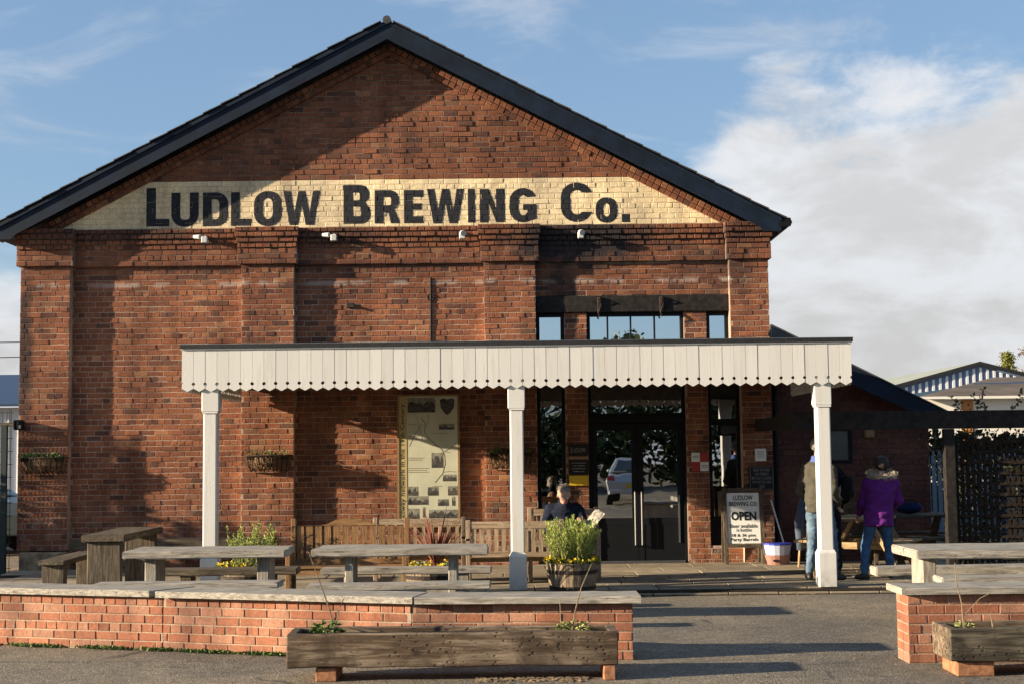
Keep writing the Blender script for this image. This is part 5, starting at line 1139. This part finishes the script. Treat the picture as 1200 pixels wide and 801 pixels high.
# ================================================================== CARS
def car(label, loc, rz, paint, extra=None, name='parked_car'):
    t = thing(name, label, 'car', (0, 0, 0)); Lc, Wc = 4.4, 1.78
    prof = [(-2.2,.35), (-2.2,.72), (-2.12,.92), (-1.35,1.00), (1.85,1.02), (2.12,.98), (2.2,.75), (2.2,.38)]
    cab = [(-1.35,1.0), (-.55,1.40), (.2,1.47), (1.35,1.45), (2.0,1.02)]
    def shell(poly, wf):
        mb = MB(); n = len(poly); v = [(x, -wf(z), z) for x, z in poly]+[(x, wf(z), z) for x, z in poly]
        tr = tessellate_polygon([[Vector((x, z, 0)) for x, z in poly]]); return mb.add(v, [q for q in tr]+[tuple(n+i for i in q[::-1]) for q in tr]+[(i, i+n, (i+1) % n+n, (i+1) % n) for i in range(n)])
    wf = lambda z: Wc/2-max(0, z-.75)*.22-max(0, .55-z)*.15
    bo = shell(prof, wf).build('body', paint, t); md = bo.modifiers.new('bevel', 'BEVEL'); md.width = .06; md.segments = 3
    ro = shell(cab, lambda z: Wc/2-.06-(z-1.0)*.38).build('cabin', paint, t); md = ro.modifiers.new('bevel', 'BEVEL'); md.width = .05; md.segments = 2
    for sy in (-1, 1):
        for x0, x1, x2, x3 in ((-1.12, -.05, -.05, -.52), (0, .85, .85, 0), (.9, 1.75, 1.32, .9)):
            w0 = Wc/2-.045-(1.05-1)*.38; w1 = Wc/2-.045-(1.38-1)*.38
            MB().add([(x0, sy*w0, 1.05), (x1, sy*w0, 1.05), (x2, sy*w1, 1.38), (x3, sy*w1, 1.38)], [(0, 1, 2, 3)]).build('side_window', 'carglass', t)
        MB().add([(2.205, sy*.60, .80), (2.205, sy*.86, .80), (2.14, sy*.84, .97), (2.14, sy*.62, .97)], [(0, 1, 2, 3)]).build('tail_light', 'taillight', t)
        MB().add([(-2.21, sy*.55, .62), (-2.21, sy*.85, .62), (-2.15, sy*.83, .80), (-2.15, sy*.6, .78)], [(0, 1, 2, 3)]).build('headlight', 'steel', t)
        MB().ell((-.95, sy*.95, 1.03), .07, .1, .07, 8, 6).build('mirror', paint, t)
        for x in (-1.38, 1.30):
            wv = MB(); n = 20; wv.v = [(x+.32*math.cos(2*math.pi*k/n), sy*yy, .32+.32*math.sin(2*math.pi*k/n)) for yy in (.66, .885) for k in range(n)]
            wv.f = [(k, (k+1) % n, n+(k+1) % n, n+k) for k in range(n)]+[tuple(range(n)), tuple(range(n, 2*n))]; wv.m = [0]*len(wv.f); wo = wv.build('wheel', 'tyre', t)
            rv = MB(); rv.v = [(x+.20*math.cos(2*math.pi*k/n), sy*.889, .32+.20*math.sin(2*math.pi*k/n)) for k in range(n)]; rv.f = [tuple(range(n))]; rv.m = [0]; rv.build('rim', 'steel', wo)
    MB().add([(1.97, -.62, 1.07), (1.97, .62, 1.07), (1.50, .55, 1.39), (1.50, -.55, 1.39)], [(0, 1, 2, 3)]).build('rear_window', 'carglass', t)
    for c in list(t.children):
        if c.name.startswith('rear_window'):
            for v in c.data.vertices: v.co.x += .03
    MB().add([(-1.33, -.66, 1.03), (-1.33, .66, 1.03), (-.60, .57, 1.40), (-.60, -.57, 1.40)], [(0, 1, 2, 3)]).build('windscreen', 'carglass', t)
    for c in list(t.children):
        if c.name.startswith('windscreen'):
            for v in c.data.vertices: v.co.x -= .02; v.co.z += .01
    MB().box(2.19, 2.23, -.26, .26, .55, .66).build('number_plate', 'yellow', t)
    MB().box(2.12, 2.26, -.82, .82, .36, .52, ch=.03).build('rear_bumper', paint, t)
    if extra: extra(t)
    t.location = loc; t.rotation_euler = (0, 0, rz); return t
car('silver hatchback parked in the yard, seen reflected in the left door glass', (4.0, -3.3, 0), R(97), 'carsilver')
def stripe(t): MB().box(-.2, 1.3, -.55, .55, 1.475, 1.56, ch=.02).build('roof_bar', 'yellow', t)
car('dark car with a yellow roof bar parked beyond the mesh fence', (-10.6, 26, 0), R(175), 'cardark', stripe)

# ================================================================== TREES BEYOND THE YARD (behind the camera and off to the left; they reflect in the glass and shade the wall)
for k, (x, y, h, r) in enumerate(((-9, -19, 5.4, 2.3), (-4.5, -20, 6.1, 2.6), (.5, -21, 5.6, 2.5), (5.5, -20, 6.3, 2.8), (10.5, -21, 5.8, 2.6), (15, -20, 6.2, 2.7))):
    tree('yard_tree', ('first', 'second', 'third', 'fourth', 'fifth', 'last')[k]+' bushy tree from the left in the row across the yard, reflected in the glass', x, y, h, r, 110, 60, 'hedge', trunk_h=.05, group='trees across the yard')
bu = thing('boundary_bush', 'dense bush beyond the left edge, shading the foot of the facade', 'bush', (-12, 19.8, 0)); lf = MB(); st = MB()
for k in range(5200):
    x = random.uniform(-14.5, -10.2); prof_ = 1.85+.35*mnoise.noise(Vector((x*1.3, 3, 0)))+.22*math.sin(x*2.3); prof_ -= .5*max(0, min(1, (-12.6-x)/.8)); y = 19.6+random.gauss(0, .45)+(x+12)*.10
    z = prof_*random.random()**.75; leaf_quads(lf, [(x, y, z)], [(random.gauss(0, 1), random.gauss(0, 1), random.gauss(0, 1))], .20, .13)
for k in range(14): x = -14.3+k*.30; st.tube([(x, 19.6, 0), (x+random.gauss(0, .1), 19.6, 1.0), (x+random.gauss(0, .3), 19.6, 1.9)], [.03, .02, .008], 5)
lf.build('foliage', 'hedge', bu, kind='stuff'); st.build('stems', 'bark', bu)

# ================================================================== PEOPLE
def remesh(mb, name, mat, parent, vox=.014, fold=0, fs=9, smooth_it=4):
    off = offs(parent); me = mb.mesh(name, mat, off); o = bpy.data.objects.new(name, me); COL.objects.link(o)
    r_ = o.modifiers.new('r', 'REMESH'); r_.mode = 'VOXEL'; r_.voxel_size = vox; s_ = o.modifiers.new('s', 'SMOOTH'); s_.iterations = smooth_it; s_.factor = .5
    bpy.context.view_layer.update(); me2 = bpy.data.meshes.new_from_object(o.evaluated_get(bpy.context.evaluated_depsgraph_get())); bpy.data.objects.remove(o); me2.name = name
    if fold:
        nr = [v.normal.copy() for v in me2.vertices]
        for v, n in zip(me2.vertices, nr):
            q = Vector((v.co.x*fs, v.co.y*fs, v.co.z*fs*1.7)); v.co += n*fold*(mnoise.noise(q)+.5*mnoise.noise(q*2.3))
    me2.polygons.foreach_set('use_smooth', [True]*len(me2.polygons)); me2.materials.clear(); me2.materials.append(M[mat] if isinstance(mat, str) else mat)
    o = bpy.data.objects.new(name, me2); return link(o, parent)
def hand(mb, w, d, side, curl=.5, s=1.0):
    """palm and five unequal fingers from the wrist w along d; side = direction the thumb points"""
    w = Vector(w); d = Vector(d).normalized(); sd = Vector(side); sd = (sd-d*sd.dot(d)).normalized(); nn = d.cross(sd)
    mb.cap(w, w+d*.05*s, .022*s, .030*s); mb.cap(w+d*.03*s+sd*.02*s, w+d*.085*s+sd*.022*s, .016*s, .014*s); mb.cap(w+d*.03*s-sd*.02*s, w+d*.08*s-sd*.024*s, .016*s, .013*s)
    for k, (o_, l) in enumerate(((.028, .070), (.010, .080), (-.009, .074), (-.027, .058))):
        p = w+d*.085*s+sd*o_*s; q = p+(d+nn*curl*.5)*l*.45*s; r_ = q+(d*(1-curl)+nn*curl*1.3).normalized()*l*.6*s
        mb.cap(p, q, .0095*s, .009*s, 8); mb.cap(q, r_, .009*s, .0075*s, 8)
    p = w+d*.025*s+sd*.025*s; q = p+(d*.5+sd*.9).normalized()*.04*s; mb.cap(p, q, .012*s, .010*s, 8); mb.cap(q, q+(d*.9+sd*.3+nn*.2).normalized()*.035*s, .010*s, .008*s, 8)
def head(mb, c, f, s=1.0):
    """skull, jaw, nose, ears; f = facing direction"""
    c = Vector(c); f = Vector(f).normalized(); r_ = f.cross(Vector((0, 0, 1))).normalized(); u = r_.cross(f).normalized()
    mb.cap(c+u*.025*s-f*.012*s, c+u*.02*s+f*.02*s, .086*s, .080*s, 16); mb.cap(c-u*.045*s+f*.030*s, c-u*.07*s+f*.045*s, .058*s, .040*s)
    mb.cap(c+f*.098*s-u*.0*s, c+f*.112*s-u*.028*s, .010*s, .014*s, 8)
    for k in (-1, 1): mb.cap(c+r_*.082*k*s+u*.01*s, c+r_*.086*k*s-u*.028*s, .013*s, .010*s, 8)
    return c, f, r_, u
# --- standing person in khaki jacket (back to camera, left of the right-hand post)
def standing(root, x, y, gz, hgt, jm, tm, hem, lean=(0, 0), shw=.20, jr=1.0, arms=None, feet=None, facing=(0, 1, 0), collar=None, hm='hair_dark', hip=.15):
    s = hgt/1.78; P = lambda a, b, c: Vector((x+a*s, y+b*s, gz+c*s)); lx, ly = lean
    ft = feet or (((-.11, 0), (0, 1)), ((.12, .06), (0, 1)))
    body = MB(); neck = P(lx, ly, 1.50); hd = P(lx*1.15, ly*1.25+.01, 1.665)
    head(body, hd, facing, s); body.cap(neck, hd-Vector((0, 0, .05*s)), .055*s, .05*s)
    body.cap(P(lx*.9, ly*.9, 1.36), P(lx*.3, ly*.3, 1.02), .13*s, .12*s); body.cap(P(-.06, 0, .93), P(.06, 0, .93), .10*s, .10*s)
    tr = MB(); tr.cap(P(-.07, 0, .93), P(.07, 0, .93), .112*s, .112*s)
    for k, ((fx, fy), (dx, dy)) in zip((-1, 1), ft):
        hp = P(.095*k, 0, .90); kn = P((.095*k+fx)/2+fx*.08, fy*.4+.03, .50); an = P(fx, fy, .085)
        body.cap(hp, kn, .07*s, .048*s); body.cap(kn, an, .048*s, .034*s)
        tr.cap(hp, kn, .098*s, .072*s); tr.cap(kn, an+Vector((0, 0, .02)), .072*s, .058*s)
        sh = MB(); sh.cap(an+Vector((0, 0, -.035*s)), an+Vector((dx*.16*s, dy*.16*s, -.045*s)), .045*s, .038*s); sh.cap(an+Vector((-dx*.05*s, -dy*.05*s, -.04*s)), an+Vector((0, 0, .01)), .042*s, .045*s)
        body.cap(an+Vector((0, 0, -.035*s)), an+Vector((dx*.14*s, dy*.14*s, -.05*s)), .035*s, .028*s)
        remesh(sh, 'shoe', 'shoe', root, .012)
    jk = MB()
    sec = []
    for f, rx, ry in ((0, .185, .165), (.25, .180, .160), (.5, .182, .155), (.75, .195, .15), (.93, .185, .125), (1.0, .12, .09)):
        z = hem+(1.49-hem)*f; g = max(0, (z-.95)/.55); sec.append((x+lx*g*s, y+ly*g*s, gz+z*s, rx*s*jr, ry*s*jr))
    jk.loft(sec, 20)
    jk.cap(P(lx-shw*.85, ly, 1.41), P(lx+shw*.85, ly, 1.41), .075*s*jr, .075*s*jr)
    for k, (el, wr) in zip((-1, 1), arms):
        sh_ = P(lx+shw*k, ly, 1.39); e = P(*el); w_ = P(*wr)
        body.cap(sh_, e, .05*s, .042*s); body.cap(e, w_, .042*s, .03*s); hand(body, w_, w_-e, (-k*.6, .8, 0), .5, s)
        jk.cap(sh_, e, .075*s*jr, .062*s*jr); jk.cap(e, e.lerp(w_, .92), .064*s*jr, .048*s*jr)
    remesh(body, 'body', 'skin', root, .0075, smooth_it=2); remesh(tr, 'trousers', tm, root, .013, .015, 9); remesh(jk, 'jacket', jm, root, .013, .021, 8)
    return hd, s, P
pz = .062
m1 = thing('person', 'person in a khaki jacket and faded jeans, seen from behind left of the right-hand post', 'person', (3.93, 18.15, pz))
hd, s, P = standing(m1, 3.93, 18.15, pz, 1.80, 'khaki', 'jeans_light', .86, (-.02, .02), .19, .98, arms=(((-.27, -.03, 1.12), (-.19, .12, .92)), ((.24, -.03, 1.12), (.17, .14, .95))), feet=(((-.17, -.02), (-.7, .7)), ((.12, .08), (.3, .95))))
h_ = MB().cap(hd+Vector((0, -.02, .035)), hd+Vector((0, .0, .045)), .094, .088, 16); remesh(h_, 'hair', 'hair_grey', m1, .012, .008, 20)
c_ = MB().loft([(3.91, 18.16, pz+1.46, .11, .09), (3.91, 18.17, pz+1.58, .085, .08)], 14); remesh(c_, 'collar', 'bluecollar', m1, .012, .006, 12)
m2 = thing('person', 'person in dark clothes with a shoulder bag half hidden behind the right-hand post', 'person', (4.08, 18.75, pz))
hd, s, P = standing(m2, 4.10, 18.75, pz, 1.70, 'blackcloth', 'navycloth', .80, (-.03, .02), .19, 1.05, arms=(((-.26, .02, 1.10), (-.18, .2, .98)), ((.27, -.02, 1.10), (.22, .16, .95))), feet=(((-.06, 0), (0, 1)), ((.14, .05), (.3, 1))))
h_ = MB().cap(hd+Vector((0, -.02, .035)), hd+Vector((0, .0, .045)), .094, .088, 16); remesh(h_, 'hair', 'hair_dark', m2, .012, .008, 20)
sbg = thing('shoulder_bag', 'black shoulder bag hanging at the side of the person in dark clothes', 'bag', (4.24, 18.66, 1.0))
bb = MB(); bb.cap((4.31, 18.60, 1.14), (4.34, 18.60, 1.30), .085, .08); bb.cap((4.37, 18.64, 1.14), (4.36, 18.64, 1.28), .065, .065); remesh(bb, 'bag_body', 'blackcloth', sbg, .012, .006, 12)
MB().tube([(4.34, 18.55, 1.34), (4.24, 18.56, 1.47), (4.14, 18.6, 1.52)], .013, 5).build('strap', 'blackcloth', sbg)
m1.location = (3.88, 18.15, pz); m1.rotation_euler = (0, 0, R(-48))
# --- woman in a purple parka
m3 = thing('person', 'person in a purple fur-hooded parka and blue jeans leaning over the picnic table', 'person', (4.62, 18.25, pz))
hd, s, P = standing(m3, 4.66, 18.3, pz, 1.55, 'purple', 'jeans', .78, (.08, .10), .19, 1.18, arms=(((-.20, .12, 1.12), (-.22, .30, .93)), ((.33, .12, 1.12), (.24, .34, 1.0))), feet=(((-.26, -.10), (-.85, .45)), ((.16, .02), (.2, .95))), hip=.16)
h_ = MB().cap(hd+Vector((0, -.03, .02)), hd+Vector((0, .02, .035)), .098, .09, 16); h_.cap(hd+Vector((-.02, -.05, .05)), hd+Vector((-.06, -.09, .085)), .045, .035); remesh(h_, 'hair', 'hair_dark', m3, .012, .01, 25)
hc = hd-Vector((0, .02, .135)); fr = MB(); pts = [hc+Vector((.155*math.cos(a), -.02+.10*math.sin(a), .03*math.sin(a)+.01)) for a in np.linspace(0, 2*math.pi, 18)]
hdm = MB().cap(hc+Vector((-.05, -.06, -.045)), hc+Vector((.06, -.06, -.05)), .085, .085); remesh(hdm, 'hood', 'purple', m3, .014, .008, 12)
fr.tube(pts, .036, 8); fo = remesh(fr, 'fur_trim', 'fur', m3, .013, .012, 30)
sh_ = MB()
for _ in range(2200):
    a = random.uniform(0, 6.28); b = random.uniform(0, 6.28); c0 = hc+Vector((.155*math.cos(a), -.02+.10*math.sin(a), .03*math.sin(a)+.01)); n = Vector((math.cos(a)*math.cos(b), math.sin(a)*math.cos(b), math.sin(b)))
    leaf_quads(sh_, [c0+n*.03], [n+Vector((random.gauss(0, .4),)*3)], .035, .005)
sh_.build('fur_hairs', 'fur', m3, kind='stuff')
# --- seated reader
m4 = thing('person', 'grey-haired person in a navy jacket seated reading a newspaper behind the barrel', 'person', (.68, 18.85, .06))
bd = MB(); hc = Vector((.66, 18.68, 1.275)); fdir = Vector((.12, -1, -.55)).normalized(); hcx, f_, r_, u_ = head(bd, hc-Vector((0, 0, .115)), fdir)
S = lambda a, b, c: Vector((.66+a, 18.85+b, c))
bd.cap(S(0, -.03, 1.0), hcx, .058, .05); bd.cap(S(0, 0, .92), S(0, .02, .58), .13, .13)
jk = MB(); jk.loft([(.66, 18.86, .50, .19, .15), (.66, 18.86, .62, .185, .145), (.66, 18.84, .80, .20, .145), (.66, 18.82, .95, .195, .13), (.66, 18.80, 1.04, .10, .09)], 20); jk.cap(S(-.17, -.02, .97), S(.17, -.02, .97), .085, .085); jk.cap(S(0, -.04, 1.02), S(0, -.07, 1.09), .085, .075)
tr = MB()
for k, el, wr in ((-1, S(-.27, -.12, .72), S(-.10, -.36, .74)), (1, S(.28, -.14, .74), S(.23, -.39, .80))):
    sh_ = S(.19*k, -.02, .95); bd.cap(sh_, el, .05, .042); bd.cap(el, wr, .042, .03); hand(bd, wr, (wr-el)+Vector((0, 0, .06)), (0, 0, 1), .8)
    jk.cap(sh_, el, .078, .066); jk.cap(el, el.lerp(wr, .9), .066, .05)
    hp, kn, an = S(.09*k, -.02, .56), S(.12*k, -.44, .56), S(.12*k, -.40, .15)
    bd.cap(hp, kn, .08, .06); bd.cap(kn, an, .055, .04); tr.cap(hp, kn, .095, .075); tr.cap(kn, an, .074, .058)
    so = MB().cap(an+Vector((0, .03, -.04)), an+Vector((0, -.15, -.05)), .042, .036); remesh(so, 'shoe', 'shoe', m4, .012)
remesh(bd, 'body', 'skin', m4, .0075, smooth_it=2); remesh(jk, 'jacket', 'navycloth', m4, .014, .012, 9); remesh(tr, 'trousers', 'blackcloth', m4, .015, .008, 8)
h_ = MB().cap(hcx+u_*.040-f_*.045, hcx+u_*.052-f_*.010, .088, .078, 16); h_.cap(hcx-f_*.05-u_*.02, hcx-f_*.04+u_*.03, .075, .08); remesh(h_, 'hair', 'hair_grey', m4, .010, .010, 30)
tf = MB()
for _ in range(900):
    q = Vector((random.gauss(0, 1), random.gauss(0, 1), random.gauss(0, 1))).normalized()
    if q.dot(u_)*.9-q.dot(f_)*.6 < .25: continue
    leaf_quads(tf, [hcx+u_*.045-f_*.025+q*.082], [q*.6+Vector((random.gauss(0, .5), random.gauss(0, .5), random.gauss(0, .3)))+f_*.4], .035, .006)
tf.build('hair_strands', 'hair_grey', m4, kind='stuff')
for k in (-1, 1):
    MB().ell(tuple(hcx+f_*.094+r_*.032*k+u_*.012), .012, .012, .012, 8, 6).build('eye', 'whiteprint', m4); MB().bar(hcx+f_*.099+r_*(.032*k-.018)+u_*.034, hcx+f_*.099+r_*(.032*k+.018)+u_*.034, .006, .008).build('eyebrow', 'hair_grey', m4)
MB().bar(hcx+f_*.092-r_*.022-u_*.058, hcx+f_*.092+r_*.022-u_*.058, .008, .008).build('mouth', 'red', m4)
nw = thing('newspaper', 'folded newspaper held up by the seated reader', 'newspaper', (.95, 18.45, .86))
for i, (dx, dy) in enumerate(((0, 0), (.012, -.018), (.035, -.03))):
    a = Vector((.88+dx, 18.44+dy, .79)); e1 = Vector((.17, .03, .19)); e2 = Vector((.085, -.07, -.055)); n_ = 5
    v = [a+e1*(i2/n_)+e2*j2+Vector((0, .012*math.sin(i2*1.2+i), 0)) for i2 in range(n_+1) for j2 in (0, 1)]; v += [q+Vector((.001, .003, .001)) for q in v]; k_ = 2*(n_+1)
    MB().add(v, [(2*q, 2*q+1, 2*q+3, 2*q+2) for q in range(n_)]+[(k_+2*q, k_+2*q+2, k_+2*q+3, k_+2*q+1) for q in range(n_)]).build('sheet', 'paper', nw)
print('objects', len(bpy.data.objects))
